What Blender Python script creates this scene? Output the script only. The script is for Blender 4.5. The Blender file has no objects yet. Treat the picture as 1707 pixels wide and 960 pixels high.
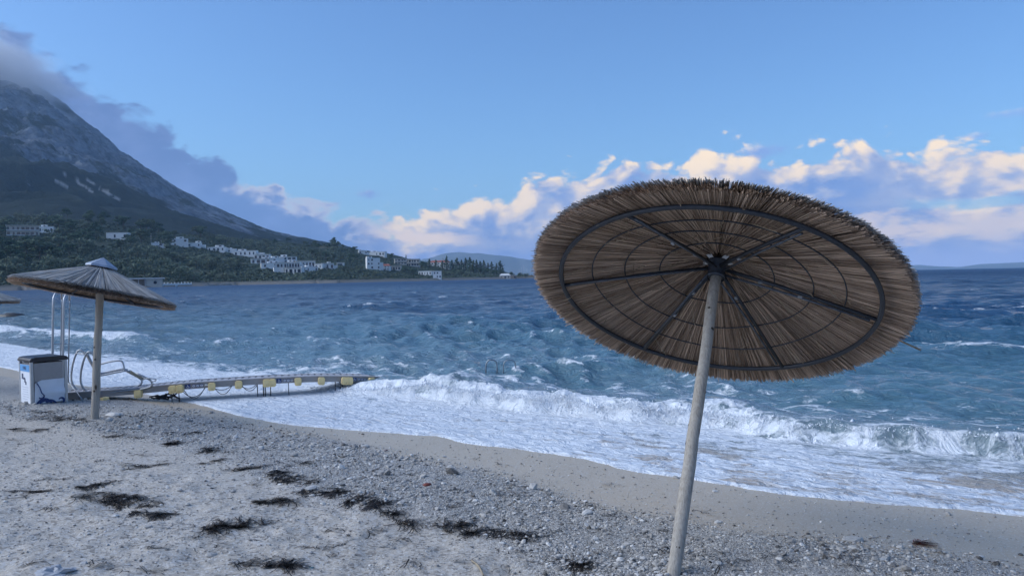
import bpy, math, random
import numpy as np
from mathutils import Vector, Matrix

random.seed(7)
RNG = np.random.default_rng(11)
SC = bpy.context.scene
COL = SC.collection

# ------------------------------------------------------------------ camera
F_PX, CX, CY, ZC = 1290.0, 853.5, 480.0, 2.15
ROLL, PITCH = math.radians(1.1286), math.radians(0.768)
CF = np.array([0, math.cos(PITCH), -math.sin(PITCH)])
_u0 = np.array([0, math.sin(PITCH), math.cos(PITCH)])
CR = math.cos(ROLL) * np.array([1.0, 0, 0]) - math.sin(ROLL) * _u0
CU = math.sin(ROLL) * np.array([1.0, 0, 0]) + math.cos(ROLL) * _u0
CAM = np.array([0, 0, ZC])
cd = bpy.data.cameras.new('camera')
cam = bpy.data.objects.new('camera', cd)
COL.objects.link(cam)
cd.sensor_width = 36.0
cd.lens = 36.0 * F_PX / 1707.0
cd.clip_start, cd.clip_end = 0.05, 60000.0
cam.matrix_world = Matrix((
    (CR[0], CU[0], -CF[0], 0), (CR[1], CU[1], -CF[1], 0),
    (CR[2], CU[2], -CF[2], ZC), (0, 0, 0, 1)))
SC.camera = cam

def ray(x, y):
    d = CF + CR * (x - CX) / F_PX - CU * (y - CY) / F_PX
    return d / d[1]

def at_depth(x, y, D):
    return CAM + ray(x, y) * D

def horizon(x):
    return 449.5 + (1521 - x) * 0.0197

# ------------------------------------------------------------------ node helpers
class S:
    """a socket with arithmetic"""
    def __init__(s, nt, k): s.nt, s.k = nt, k
    def _m(s, op, *a, clamp=False):
        n = s.nt.nodes.new('ShaderNodeMath'); n.operation = op; n.use_clamp = clamp
        for i, v in enumerate((s,) + a):
            if isinstance(v, S): s.nt.links.new(v.k, n.inputs[i])
            else: n.inputs[i].default_value = v
        return S(s.nt, n.outputs[0])
    def __add__(s, o): return s._m('ADD', o)
    __radd__ = __add__
    def __mul__(s, o): return s._m('MULTIPLY', o)
    __rmul__ = __mul__
    def __sub__(s, o): return s._m('SUBTRACT', o)
    def __rsub__(s, o): return (s * -1.0) + o
    def __truediv__(s, o): return s._m('DIVIDE', o)
    def clamp(s): return s._m('ADD', 0.0, clamp=True)
    def pow(s, e): return s._m('POWER', e)
    def max(s, o): return s._m('MAXIMUM', o)
    def min(s, o): return s._m('MINIMUM', o)
    def abs(s): return s._m('ABSOLUTE')
    def step(s, lo, hi):
        n = s.nt.nodes.new('ShaderNodeMapRange'); n.interpolation_type = 'SMOOTHSTEP'
        s.nt.links.new(s.k, n.inputs['Value'])
        n.inputs['From Min'].default_value = lo; n.inputs['From Max'].default_value = hi
        return S(s.nt, n.outputs['Result'])

def link(nt, a, b):
    nt.links.new(a.k if isinstance(a, S) else a, b)

def put(nt, inp, v):
    if isinstance(v, S): nt.links.new(v.k, inp)
    elif isinstance(v, bpy.types.NodeSocket): nt.links.new(v, inp)
    elif isinstance(v, (tuple, list)) and len(v) == 3 and inp.type == 'RGBA': inp.default_value = (*v, 1)
    else: inp.default_value = v

def mix(nt, f, a, b, blend='MIX'):
    n = nt.nodes.new('ShaderNodeMix'); n.data_type = 'RGBA'; n.blend_type = blend
    put(nt, n.inputs[0], f); put(nt, n.inputs[6], a); put(nt, n.inputs[7], b)
    return n.outputs[2]

def comb(nt, x, y, z):
    n = nt.nodes.new('ShaderNodeCombineXYZ')
    for i, v in enumerate((x, y, z)): put(nt, n.inputs[i], v)
    return n.outputs[0]

def sep(nt, v):
    n = nt.nodes.new('ShaderNodeSeparateXYZ'); nt.links.new(v, n.inputs[0])
    return [S(nt, o) for o in n.outputs]

DIM = ['3D']
def noise(nt, vec, scale, detail=4, rough=0.5, dist=0.0, color=False):
    n = nt.nodes.new('ShaderNodeTexNoise'); n.noise_dimensions = DIM[0]
    if vec is not None: nt.links.new(vec, n.inputs['Vector'])
    n.inputs['Scale'].default_value = scale; n.inputs['Detail'].default_value = detail
    n.inputs['Roughness'].default_value = rough; n.inputs['Distortion'].default_value = dist
    return n.outputs['Color'] if color else S(nt, n.outputs['Fac'])

def voro(nt, vec, scale, feature='F1', detail=0.0, rough=0.5, out='Distance', smooth=0.5, rnd=1.0):
    n = nt.nodes.new('ShaderNodeTexVoronoi'); n.voronoi_dimensions = DIM[0]; n.feature = feature
    if vec is not None: nt.links.new(vec, n.inputs['Vector'])
    n.inputs['Scale'].default_value = scale
    n.inputs['Randomness'].default_value = rnd
    if 'Detail' in n.inputs: n.inputs['Detail'].default_value = detail; n.inputs['Roughness'].default_value = rough
    if feature == 'SMOOTH_F1': n.inputs['Smoothness'].default_value = smooth
    return n.outputs['Color'] if out == 'Color' else S(nt, n.outputs[out])

def ramp(nt, f, stops, interp='LINEAR'):
    n = nt.nodes.new('ShaderNodeValToRGB'); put(nt, n.inputs[0], f)
    cr = n.color_ramp; cr.interpolation = interp
    while len(cr.elements) < len(stops): cr.elements.new(0.5)
    for e, (p, c) in zip(cr.elements, stops):
        e.position = p
        e.color = (c, c, c, 1) if isinstance(c, (int, float)) else (*c, 1)
    return n.outputs['Color']

def attr(nt, name):
    n = nt.nodes.new('ShaderNodeAttribute'); n.attribute_name = name
    return S(nt, n.outputs['Fac'])

def vscale(nt, vec, xyz):
    n = nt.nodes.new('ShaderNodeVectorMath'); n.operation = 'MULTIPLY'
    nt.links.new(vec, n.inputs[0]); n.inputs[1].default_value = xyz
    return n.outputs[0]

def vadd(nt, a, b):
    n = nt.nodes.new('ShaderNodeVectorMath'); n.operation = 'ADD'
    put(nt, n.inputs[0], a); put(nt, n.inputs[1], b)
    return n.outputs[0]

def bump(nt, h, strength, dist, normal=None):
    n = nt.nodes.new('ShaderNodeBump'); put(nt, n.inputs['Height'], h)
    put(nt, n.inputs['Strength'], strength); n.inputs['Distance'].default_value = dist
    if normal is not None: nt.links.new(normal, n.inputs['Normal'])
    return n.outputs[0]

def coords(nt, which='Object'):
    return nt.nodes.new('ShaderNodeTexCoord').outputs[which]

def material(name, color=(0.5, 0.5, 0.5), rough=0.7, metal=0.0, spec=0.5):
    m = bpy.data.materials.new(name); m.use_nodes = True
    b = m.node_tree.nodes['Principled BSDF']
    b.inputs['Base Color'].default_value = (*color, 1)
    b.inputs['Roughness'].default_value = rough
    b.inputs['Metallic'].default_value = metal
    b.inputs['Specular IOR Level'].default_value = spec
    return m, m.node_tree, b

def simple(name, color, rough=0.6, metal=0.0, var=0.25, scale=20.0, bmp=0.1):
    """plain paint or metal with grain, stains and slight relief"""
    m, nt, b = material(name, color, rough, metal)
    v = coords(nt)
    f = noise(nt, v, scale, 5, 0.6)
    c = mix(nt, (f - 0.3).clamp() * 1.6, tuple(x * (1 - var) for x in color), tuple(min(1, x * (1 + var * 0.6)) for x in color))
    put(nt, b.inputs['Base Color'], c)
    put(nt, b.inputs['Roughness'], f * 0.3 + (rough - 0.15))
    put(nt, b.inputs['Normal'], bump(nt, f, bmp, 0.01))
    return m

# ------------------------------------------------------------------ world, sun, exposure
DIM[0] = '2D'
SUN_AZ, SUN_EL = math.radians(-95), math.radians(33)       # azimuth from +Y towards +X
world = bpy.data.worlds.new('World'); SC.world = world; world.use_nodes = True
nt = world.node_tree
bg = nt.nodes['Background']
sky = nt.nodes.new('ShaderNodeTexSky'); sky.sky_type = 'NISHITA'; sky.sun_disc = False
sky.sun_elevation = SUN_EL; sky.sun_rotation = SUN_AZ
sky.air_density = 1.0; sky.dust_density = 1.6; sky.ozone_density = 2.5; sky.altitude = 0
dirv = coords(nt, 'Generated')
dx, dy, dz = sep(nt, dirv)
az = dx._m('ARCTAN2', dy)                # radians, 0 straight ahead, + to the right
el = dz._m('ARCSINE')

def P_AZ(x): return math.atan((x - CX) / F_PX)
def P_EL(x, y): return math.atan((horizon(x) - y) / F_PX * math.cos(P_AZ(x)))

AZ0, AZ1, ELM = -1.0, 1.0, 0.5
def profile(azs, pts):
    """cloud-top elevation (rad) against azimuth"""
    st = []
    for x, y in pts:
        st.append(((P_AZ(x) - AZ0) / (AZ1 - AZ0), P_EL(x, y) / ELM))
    f = (azs - AZ0) / (AZ1 - AZ0)
    return S(nt, sep(nt, ramp(nt, f, st, 'LINEAR'))[0].k) * ELM

TOP1 = [(-400, 0), (-60, 25), (0, 40), (40, 55), (75, 78), (150, 122), (220, 176), (300, 226), (380, 270), (450, 304),
        (530, 338), (625, 366), (655, 366), (690, 344), (740, 335), (800, 328), (850, 322), (880, 300), (925, 298), (960, 284),
        (1080, 274), (1148, 278), (1168, 238), (1240, 244), (1310, 268), (1345, 258), (1430, 238), (1540, 238), (1640, 250), (1800, 225), (2300, 250)]
TOP1 = TOP1[:32]

def puff(a, e, seed, k):
    """cauliflower and wisp noise in the plane of the sky"""
    v = comb(nt, a + seed, e * 1.75 + seed, 0.0)
    w = noise(nt, v, 9.0, 2, 0.5, color=True)
    n = nt.nodes.new('ShaderNodeVectorMath'); n.operation = 'MULTIPLY_ADD'
    nt.links.new(w, n.inputs[0]); n.inputs[1].default_value = (0.05, 0.05, 0.0); nt.links.new(v, n.inputs[2])
    v2 = n.outputs[0]
    p = voro(nt, v2, 20.0, 'F1', 2.0, 0.55)
    f = noise(nt, v2, 26.0, 5, 0.62)
    return (0.66 - p * 0.75) * k + (f - 0.5) * 0.95

def bank(a, e, pts, seed, k=1.0, slope=16.0):
    return (profile(a, pts) - e) * slope + puff(a, e, seed, k)

def lit_bank(pts, seed, k, slope, da, de):
    D0 = bank(az, el, pts, seed, k, slope)
    D1 = bank(az + da, el + de, pts, seed, k, slope)
    return D0, D0 - D1

# broad cloud bank along the ridge and over the sea
D, Ld = lit_bank(TOP1, 1.7, 1.0, 21.0, -0.013, 0.014)
a_bank = D.step(0.02, 0.40)
right = az.step(P_AZ(560), P_AZ(700))
big = noise(nt, comb(nt, az + 5.0, el * 1.6 + 5.0, 0.0), 7.5, 3, 0.5)
depth = (profile(az, TOP1) - el)                              # rad below the cloud top
# lit faces: near the tops, towards the light; bases in shade
lit = (Ld * 1.0 + (big - 0.5) * 2.5 + 0.85 - depth.max(0.0) * (14.0 - az.step(P_AZ(900), P_AZ(1350)) * 6.0)).step(0.0, 1.9) * right
edge_glow = (1.0 - D.step(0.15, 0.8)) * az.step(P_AZ(250), P_AZ(430)) * (big - 0.42).step(0.0, 0.2)
lit = lit.max(edge_glow * 0.55)
SH_L = (0.060, 0.102, 0.222)      # shaded grey-blue cloud
SH_R = (0.078, 0.130, 0.290)
LIT = (0.70, 0.525, 0.29)
PALE = (0.265, 0.270, 0.325)
shade = mix(nt, right, SH_L, SH_R)
shade = mix(nt, (noise(nt, comb(nt, az * 1.0 + 8.0, el * 1.6 + 8.0, 0.0), 16.0, 5, 0.6) - 0.40).clamp() * 1.6, shade, (0.125, 0.175, 0.33))
shade = mix(nt, (noise(nt, comb(nt, az + 3.0, el * 2.2 + 3.0, 0.0), 12.0, 5, 0.55) - 0.38).clamp() * 2.2 * right, shade, PALE)
cloudc = mix(nt, lit.step(0.0, 0.45), shade, PALE)
cloudc = mix(nt, lit.step(0.30, 0.95), cloudc, LIT)
# warm low strips near the horizon
def strip(x0, y0, x1, y1, th, seed):
    a0, a1 = P_AZ(x0), P_AZ(x1); e0, e1 = P_EL(x0, y0), P_EL(x1, y1)
    mid = (az - a0) * ((e1 - e0) / (a1 - a0)) + e0
    f = noise(nt, comb(nt, az + seed, el * 3.0 + seed, 0.0), 22.0, 6, 0.6)
    d = 1.0 - ((el - mid) / th).abs() + (f - 0.5) * 2.6
    return d.step(0.1, 0.9) * az.step(a0 - 0.02, a0 + 0.05) * (1.0 - az.step(a1 - 0.06, a1 + 0.02))
low = strip(610, 388, 800, 402, 0.011, 9.0).max(strip(1380, 385, 1990, 360, 0.024, 13.0) * 0.85)
gap = strip(1500, 342, 1780, 330, 0.010, 17.0)
cloudc = mix(nt, low, cloudc, (0.54, 0.42, 0.31))
# sky base
hz = (1.0 - el.max(0.0).min(1.0))
skyc = mix(nt, 1.0, sky.outputs[0], (0.76, 1.08, 1.46), 'MULTIPLY')
SKY_GAIN = 0.056
skyc = mix(nt, 1.0, skyc, (SKY_GAIN,) * 3, 'MULTIPLY')
skyc = mix(nt, hz.pow(7.0), skyc, mix(nt, 1.0, skyc, (1.55, 1.50, 1.18), 'MULTIPLY'))
# lower edge: bank dissolves into haze above the sea
a_low = el.step(P_EL(853, 452), P_EL(853, 405))
hazec = mix(nt, az.step(P_AZ(300), P_AZ(1500)), (0.105, 0.150, 0.320), (0.185, 0.235, 0.42))
cloudc = mix(nt, a_low, hazec, cloudc)
alpha = (a_bank * (1.0 - gap * 0.8))
# beyond the frame the bank goes on round the sky
col = mix(nt, alpha, skyc, cloudc)
# small loose clouds
def blob(x, y, rx, ry, seed, c, amt=1.0):
    global col
    a0, e0 = P_AZ(x), P_EL(x, y)
    u = (az - a0) / (rx / F_PX); v = (el - e0) / (ry / F_PX)
    f = noise(nt, comb(nt, az + seed, el * 1.6 + seed, 0.0), 34.0, 6, 0.62)
    d = 1.0 - (u * u + v * v)._m('SQRT') + (f - 0.5) * 2.4
    a = d.step(0.1, 0.95) * amt
    t = (v * 0.7 - u * 0.6 + (f - 0.5) * 2).step(-0.1, 0.9)
    col = mix(nt, a, col, mix(nt, t, c, (0.46, 0.42, 0.37)))
blob(618, 322, 34, 11, 21.0, (0.125, 0.18, 0.35))
blob(1690, 190, 60, 9, 23.0, (0.16, 0.23, 0.42), 0.5)
blob(1628, 228, 26, 7, 25.0, (0.16, 0.23, 0.42), 0.5)
blob(1270, 252, 50, 14, 27.0, (0.13, 0.185, 0.37), 0.8)
put(nt, bg.inputs['Color'], col)
bg.inputs['Strength'].default_value = 1.0
world.cycles.sampling_method = 'MANUAL'; world.cycles.sample_map_resolution = 512

sd = bpy.data.lights.new('sun', 'SUN'); sd.energy = 1.35; sd.angle = math.radians(60); sd.color = (0.97, 0.98, 1.0)
sun = bpy.data.objects.new('sun', sd); COL.objects.link(sun)
sv = Vector((math.sin(SUN_AZ) * math.cos(SUN_EL), math.cos(SUN_AZ) * math.cos(SUN_EL), math.sin(SUN_EL)))
sun.rotation_euler = sv.to_track_quat('Z', 'Y').to_euler()
DIM[0] = '3D'

SC.view_settings.view_transform = 'Standard'; SC.view_settings.look = 'None'
SC.view_settings.exposure = 1.20; SC.view_settings.gamma = 1.0; SC.view_settings.use_curve_mapping = False
SC.cycles.use_denoising = True
SC.cycles.volume_bounces = 1
SC.cycles.use_adaptive_sampling = True; SC.cycles.adaptive_threshold = 0.02
SC.cycles.max_bounces = 8; SC.cycles.diffuse_bounces = 3; SC.cycles.glossy_bounces = 3; SC.cycles.transparent_max_bounces = 8

# ------------------------------------------------------------------ numpy noise
_perm = np.random.default_rng(3).random(1 << 16)
def _h(i, j, seed):
    return _perm[((i * 73856093) ^ (j * 19349663) ^ (seed * 83492791)) & 65535]
def vnoise(x, y, seed=0):
    x = np.asarray(x, float); y = np.asarray(y, float)
    i = np.floor(x).astype(np.int64); j = np.floor(y).astype(np.int64)
    u = x - i; v = y - j; u = u * u * u * (u * (u * 6 - 15) + 10); v = v * v * v * (v * (v * 6 - 15) + 10)
    a = _h(i, j, seed); b = _h(i + 1, j, seed); c = _h(i, j + 1, seed); d = _h(i + 1, j + 1, seed)
    return (a + (b - a) * u) * (1 - v) + (c + (d - c) * u) * v
def fbm(x, y, oct=4, seed=0, gain=0.5):
    t = 0.0; a = 1.0; s = 0.0
    for o in range(oct):
        t = t + a * (vnoise(x, y, seed + o) * 2 - 1); s += a; a *= gain
        x, y = x * 1.93 * 0.8 - y * 1.93 * 0.6 + 17.3, x * 1.93 * 0.6 + y * 1.93 * 0.8 - 9.1
    return t / s
def sstep(a, b, x):
    t = np.clip((x - a) / (b - a), 0, 1); return t * t * (3 - 2 * t)

# ------------------------------------------------------------------ object helpers
def tag(o, label=None, cat=None, group=None, kind=None):
    if label: o['label'] = label
    if cat: o['category'] = cat
    if group: o['group'] = group
    if kind: o['kind'] = kind
    return o
def link_obj(name, data, parent=None, mw=None):
    o = bpy.data.objects.new(name, data); COL.objects.link(o)
    if parent is not None: o.parent = parent
    if mw is not None: o.matrix_local = mw
    return o
def empty(name, loc=(0, 0, 0), rz=0.0):
    o = link_obj(name, None); o.location = loc; o.rotation_euler = (0, 0, rz); o.empty_display_size = 0.2
    return o
def fast_mesh(name, V, Fq, mats, smooth=False, attrs=None, mat_idx=None):
    """V (n,3), Fq (m,k) with k = 3 or 4"""
    V = np.asarray(V, np.float32); Fq = np.asarray(Fq, np.int32)
    me = bpy.data.meshes.new(name)
    m, k = Fq.shape
    me.vertices.add(len(V)); me.vertices.foreach_set('co', V.ravel())
    me.loops.add(m * k); me.loops.foreach_set('vertex_index', Fq.ravel())
    me.polygons.add(m)
    me.polygons.foreach_set('loop_start', np.arange(0, m * k, k, dtype=np.int32))
    me.polygons.foreach_set('loop_total', np.full(m, k, np.int32))
    me.polygons.foreach_set('use_smooth', np.full(m, smooth, bool))
    for mt in (mats if isinstance(mats, (list, tuple)) else [mats]): me.materials.append(mt)
    if mat_idx is not None: me.polygons.foreach_set('material_index', np.asarray(mat_idx, np.int32))
    me.update(calc_edges=True)
    for an, av in (attrs or {}).items():
        at = me.attributes.new(an, 'FLOAT', 'POINT'); at.data.foreach_set('value', np.asarray(av, np.float32).ravel())
    return me
class MB:
    """collects boxes, tubes, lathes and faces; build() links them as one mesh object"""
    def __init__(s): s.v = []; s.f = []; s.sm = []
    def add(s, vs, fs, smooth=False):
        o = len(s.v); s.v += [tuple(float(c) for c in p) for p in vs]
        s.f += [tuple(i + o for i in f) for f in fs]; s.sm += [smooth] * len(fs)
        return s
    def box(s, c, size, M=None, taper=1.0):
        hx, hy, hz = (d / 2 for d in size)
        vs = []
        for z in (-1, 1):
            t = taper if z > 0 else 1.0
            for x, y in ((-1, -1), (1, -1), (1, 1), (-1, 1)):
                p = Vector((x * hx * t, y * hy * t, z * hz))
                if M is not None: p = M @ p
                vs.append((p[0] + c[0], p[1] + c[1], p[2] + c[2]))
        return s.add(vs, [(3, 2, 1, 0), (4, 5, 6, 7), (0, 1, 5, 4), (1, 2, 6, 5), (2, 3, 7, 6), (3, 0, 4, 7)])
    def tube(s, pts, r, seg=8, caps=True, radii=None):
        pts = [Vector(p) for p in pts]; n = len(pts); vs = []; up = Vector((0.13, 0.21, 0.97)).normalized()
        prev = None
        for i, p in enumerate(pts):
            t = (pts[min(i + 1, n - 1)] - pts[max(i - 1, 0)]).normalized()
            if prev is None:
                a = t.cross(up)
                if a.length < 1e-3: a = t.cross(Vector((1, 0, 0)))
            else: a = prev - t * prev.dot(t)
            a.normalize(); prev = a; b = t.cross(a)
            rr = radii[i] if radii else r
            for k in range(seg):
                th = 2 * math.pi * k / seg
                q = p + a * (math.cos(th) * rr) + b * (math.sin(th) * rr); vs.append(q)
        fs = [(i * seg + k, i * seg + (k + 1) % seg, (i + 1) * seg + (k + 1) % seg, (i + 1) * seg + k) for i in range(n - 1) for k in range(seg)]
        s.add(vs, fs, True)
        if caps:
            o = len(s.v) - len(vs)
            s.f += [tuple(o + k for k in reversed(range(seg))), tuple(o + (n - 1) * seg + k for k in range(seg))]; s.sm += [False, False]
        return s
    def lathe(s, prof, seg=24, M=None):
        vs = []; n = len(prof)
        for r, z in prof:
            for k in range(seg):
                th = 2 * math.pi * k / seg; p = Vector((r * math.cos(th), r * math.sin(th), z))
                vs.append(M @ p if M is not None else p)
        fs = [(i * seg + k, i * seg + (k + 1) % seg, (i + 1) * seg + (k + 1) % seg, (i + 1) * seg + k) for i in range(n - 1) for k in range(seg)]
        return s.add(vs, fs, True)
    def prism(s, poly, a, b, ax=1):
        """polygon in two axes, extruded along ax from a to b"""
        n = len(poly); vs = []
        for d in (a, b):
            for p, q in poly:
                c = [p, q]; c.insert(ax, d); vs.append(c)
        fs = [tuple(range(n)), tuple(range(2 * n - 1, n - 1, -1))] + [(i, n + i, n + (i + 1) % n, (i + 1) % n) for i in range(n)]
        return s.add(vs, fs)
    def mesh(s, name, mat):
        me = bpy.data.meshes.new(name); me.from_pydata(s.v, [], s.f); me.materials.append(mat)
        me.polygons.foreach_set('use_smooth', s.sm); me.update(); return me
    def build(s, name, mat, parent=None, mw=None):
        return link_obj(name, s.mesh(name, mat), parent, mw)
def bez(ctrl, n=6):
    """smooth polyline through control points (Catmull-Rom)"""
    P = [Vector(p) for p in ctrl]; P = [P[0] * 2 - P[1]] + P + [P[-1] * 2 - P[-2]]; out = []
    for i in range(1, len(P) - 2):
        for k in range(n):
            t = k / n
            out.append(0.5 * ((2 * P[i]) + (P[i + 1] - P[i - 1]) * t + (2 * P[i - 1] - 5 * P[i] + 4 * P[i + 1] - P[i + 2]) * t * t + (3 * P[i] - P[i - 1] - 3 * P[i + 1] + P[i + 2]) * t ** 3))
    out.append(P[-2]); return out

# ------------------------------------------------------------------ the lie of the land
NV = np.array([0.572, 0.82]) / math.hypot(0.572, 0.82)    # seaward
TV = np.array([0.82, -0.572]) / math.hypot(0.572, 0.82)   # along the shore, to the right
ES = [-90, -60, -40, -23.4, -20.4, -17.7, -14.9, -13.9, -12.9, -12.2, -11.6, -10.8, -9.45, -8.11, -6.95, -6.6, -6.3, -5.54, -4.66, -3.82, -3.12, -2.19, -1.4, -0.69, -0.21, 3, 8, 20, 60, 120]
EN = [22, 15, 11.5, 9.2, 8.81, 8.38, 8.33, 8.2, 8.12, 8.02, 7.86, 7.71, 7.58, 7.77, 8.05, 7.98, 7.88, 7.95, 7.92, 7.70, 7.65, 7.63, 7.73, 7.9, 7.94, 7.7, 8.0, 7.6, 8, 10]
def sn(x, y): return x * TV[0] + y * TV[1], x * NV[0] + y * NV[1]
def edge(s): return np.interp(s, ES, EN) + 0.045 * fbm(s * 1.3, s * 0 + 4.0, 3, 40) + 0.02 * fbm(s * 6, s * 0 + 9, 2, 44)
def gravel_mask(s, n):
    """how stony the beach is at a place, 0 to 1"""
    w = 0.45 * fbm(s * 0.7, n * 0.9, 3, 61)
    up = np.interp(s, [-20, -11.2, -7.6, -6, -4.5, -3.2, -2.4, -1.3, 2], [8.0, 7.45, 6.9, 6.75, 6.3, 5.85, 5.9, 6.1, 6.1])
    lo = np.interp(s, [-20, -12.6, -10, -6.9, -4.4, -3.3, -2.4, 0, 4], [6.2, 5.2, 5.6, 5.05, 4.65, 4.6, 4.3, 3.5, 3.0])
    return sstep(-0.35, 0.25, n + w - lo) * (1 - sstep(-0.25, 0.35, n + w * 0.6 - up))
def ground_z(x, y):
    s, n = sn(x, y); d = edge(s) - n
    z = np.where(d > 0, 0.0688 * np.minimum(d, 11) + 0.02 * np.maximum(d - 11, 0) * (d < 80) + 0.02 * 69 * (d >= 80), np.maximum(0.095 * d, -6))
    land = sstep(0.5, 2.4, d); dry = sstep(2.6, 3.8, d)
    z = z + land * (0.018 * fbm(x * 1.1, y * 1.1, 3, 1)) + dry * (0.034 * fbm(x * 3.3, y * 3.3, 3, 5) + 0.018 * np.abs(fbm(x * 8, y * 8, 2, 8)))
    z = z + gravel_mask(s, n) * (0.03 + 0.012 * fbm(x * 9, y * 9, 2, 12))
    return z
def on_ground(px, py):
    d = ray(px, py); t = 2.0
    for i in range(4000):
        p = CAM + d * t
        g = float(ground_z(p[0], p[1]))
        if p[2] <= g: break
        t += max(0.004, (p[2] - g) * 0.4)
    return p
def on_plane(px, py, z=0.0):
    d = ray(px, py); return CAM + d * ((ZC - z) / -d[2])

def polar(azs, rs):
    A, Rr = np.meshgrid(azs, rs); X = np.sin(A) * Rr; Y = np.cos(A) * Rr
    nr, na = A.shape; idx = np.arange(nr * na).reshape(nr, na)
    Fq = np.stack([idx[:-1, :-1], idx[:-1, 1:], idx[1:, 1:], idx[1:, :-1]], -1).reshape(-1, 4)
    return X.ravel(), Y.ravel(), Fq
def az_list(core, n, wide, m):
    c = np.linspace(-core, core, n)
    o = core + (wide - core) * (np.linspace(0, 1, m + 1)[1:]) ** 1.6
    return np.radians(np.concatenate([-o[::-1], c, o]))

# ------------------------------------------------------------------ beach
m_sand, nt, b = material('beach_sand', rough=0.85, spec=0.25)
v = coords(nt)
wet, grav = attr(nt, 'wet'), attr(nt, 'gravel')
g1 = noise(nt, v, 260, 3, 0.7); g2 = noise(nt, v, 55, 4, 0.65); g3 = noise(nt, v, 2.2, 4, 0.55)
cells = voro(nt, v, 95, 'F1', out='Color')
cs = sep(nt, cells)[0]
dry = mix(nt, (g3 - 0.25) * 1.8, (0.39, 0.335, 0.265), (0.53, 0.465, 0.385))
dry = mix(nt, (g1 - 0.42).clamp() * 3.0, dry, (0.60, 0.565, 0.52))
dry = mix(nt, (0.47 - g2).clamp() * 4.0, dry, (0.15, 0.13, 0.115))
peb = mix(nt, cs, (0.13, 0.125, 0.12), (0.62, 0.60, 0.57))
speck = (cs - 0.86).step(0.0, 0.04)
dry = mix(nt, speck * 0.7, dry, (0.66, 0.64, 0.61))
cl2 = sep(nt, voro(nt, v, 38, 'F1', out='Color'))
dry = mix(nt, (cl2[0] - 0.80).step(0.0, 0.05) * 0.55, dry, (0.60, 0.57, 0.53))
dry = mix(nt, (cl2[1] - 0.84).step(0.0, 0.05) * 0.6, dry, (0.17, 0.15, 0.13))
col = mix(nt, grav * 0.75, dry, peb)
wetc = mix(nt, (g2 - 0.3).clamp() * 1.5, (0.46, 0.365, 0.255), (0.54, 0.44, 0.325))
wetc = mix(nt, speck * 0.6, wetc, (0.6, 0.58, 0.54))
col = mix(nt, wet, col, wetc)
put(nt, b.inputs['Base Color'], col)
put(nt, b.inputs['Roughness'], 0.88 - wet * 0.46)
cd1 = voro(nt, v, 95, 'F1')
h = g1 * 0.25 + g2 * 0.6 - cd1 * grav * 1.2
put(nt, b.inputs['Normal'], bump(nt, h, 0.75 - wet * 0.5, 0.012))
azs = az_list(40, 460, 180, 40)
rs = np.concatenate([np.linspace(0.0, 2.6, 8)[:-1], np.geomspace(2.6, 24, 380), np.geomspace(24, 120, 40)[1:]])
X, Y, Fq = polar(azs, rs)
s_, n_ = sn(X, Y)
Z = ground_z(X, Y)
d_ = edge(s_) - n_
up = np.interp(s_, [-20, -11.2, -7.6, -6, -4.5, -3.2, -2.4, -1.3, 2], [8.0, 7.45, 6.9, 6.75, 6.3, 5.85, 5.9, 6.1, 6.1])
wetv = 1 - sstep(-0.1, 0.35, -(n_ + 0.3 * fbm(s_ * 0.8, n_, 3, 71) - up))
keep = (d_ > -14)
fk = keep[Fq].any(1)
beach = link_obj('beach', fast_mesh('beach', np.stack([X, Y, Z], 1), Fq[fk], m_sand, True, {'wet': wetv, 'gravel': gravel_mask(s_, n_)}))
tag(beach, kind='structure', label='grey beige sand and pebble beach sloping to the sea')

# ------------------------------------------------------------------ sea
DIM[0] = '2D'
m_sea, nt, b = material('sea_water', rough=0.1)
geo = nt.nodes.new('ShaderNodeNewGeometry')
pos = geo.outputs['Position']
rot = nt.nodes.new('ShaderNodeMapping'); rot.vector_type = 'POINT'
nt.links.new(pos, rot.inputs[0]); rot.inputs['Rotation'].default_value = (0, 0, math.atan2(0.572, 0.82))
pv = rot.outputs[0]                         # x along the shore, y out to sea
foam, sandy, deep, far = attr(nt, 'foam'), attr(nt, 'sandy'), attr(nt, 'deep'), attr(nt, 'far')
wcol = mix(nt, deep, (0.048, 0.138, 0.185), (0.012, 0.055, 0.128))
wcol = mix(nt, sandy, wcol, (0.43, 0.365, 0.305))
wcol = mix(nt, attr(nt, 'milky'), wcol, (0.30, 0.37, 0.41))
# foam lace
wv = noise(nt, pv, 2.3, 4, 0.6, color=True)
wn = nt.nodes.new('ShaderNodeVectorMath'); wn.operation = 'MULTIPLY_ADD'
nt.links.new(wv, wn.inputs[0]); wn.inputs[1].default_value = (0.55, 0.35, 0.3); nt.links.new(pv, wn.inputs[2])
pw = wn.outputs[0]
lace = voro(nt, vscale(nt, pw, (0.55, 1.3, 1.0)), 3.4, 'DISTANCE_TO_EDGE', 2.0, 0.6)
fn1 = noise(nt, vscale(nt, pw, (0.5, 1.5, 1.0)), 3.0, 6, 0.62)
DIM[0] = '3D'
fn2 = noise(nt, vscale(nt, pw, (0.6, 1.4, 1.0)), 14.0, 4, 0.65)
DIM[0] = '2D'
fm = foam * 1.9 - 0.95 + (fn1 - 0.5) * 2.3 + (fn2 - 0.5) * 1.1 - (lace - 0.10) * 2.2
mask = (fm.step(-0.12, 0.62) * foam.step(0.02, 0.12)).clamp()
white = mix(nt, (fn2 - 0.3).clamp() * 1.5, (0.66, 0.70, 0.74), (0.88, 0.90, 0.92))
put(nt, b.inputs['Base Color'], mix(nt, mask, wcol, white))
put(nt, b.inputs['Roughness'], (far * 0.16 + attr(nt, 'open') * 0.26 + 0.07) * (1.0 - mask) + mask * 0.75)
b.inputs['IOR'].default_value = 1.333
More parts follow.
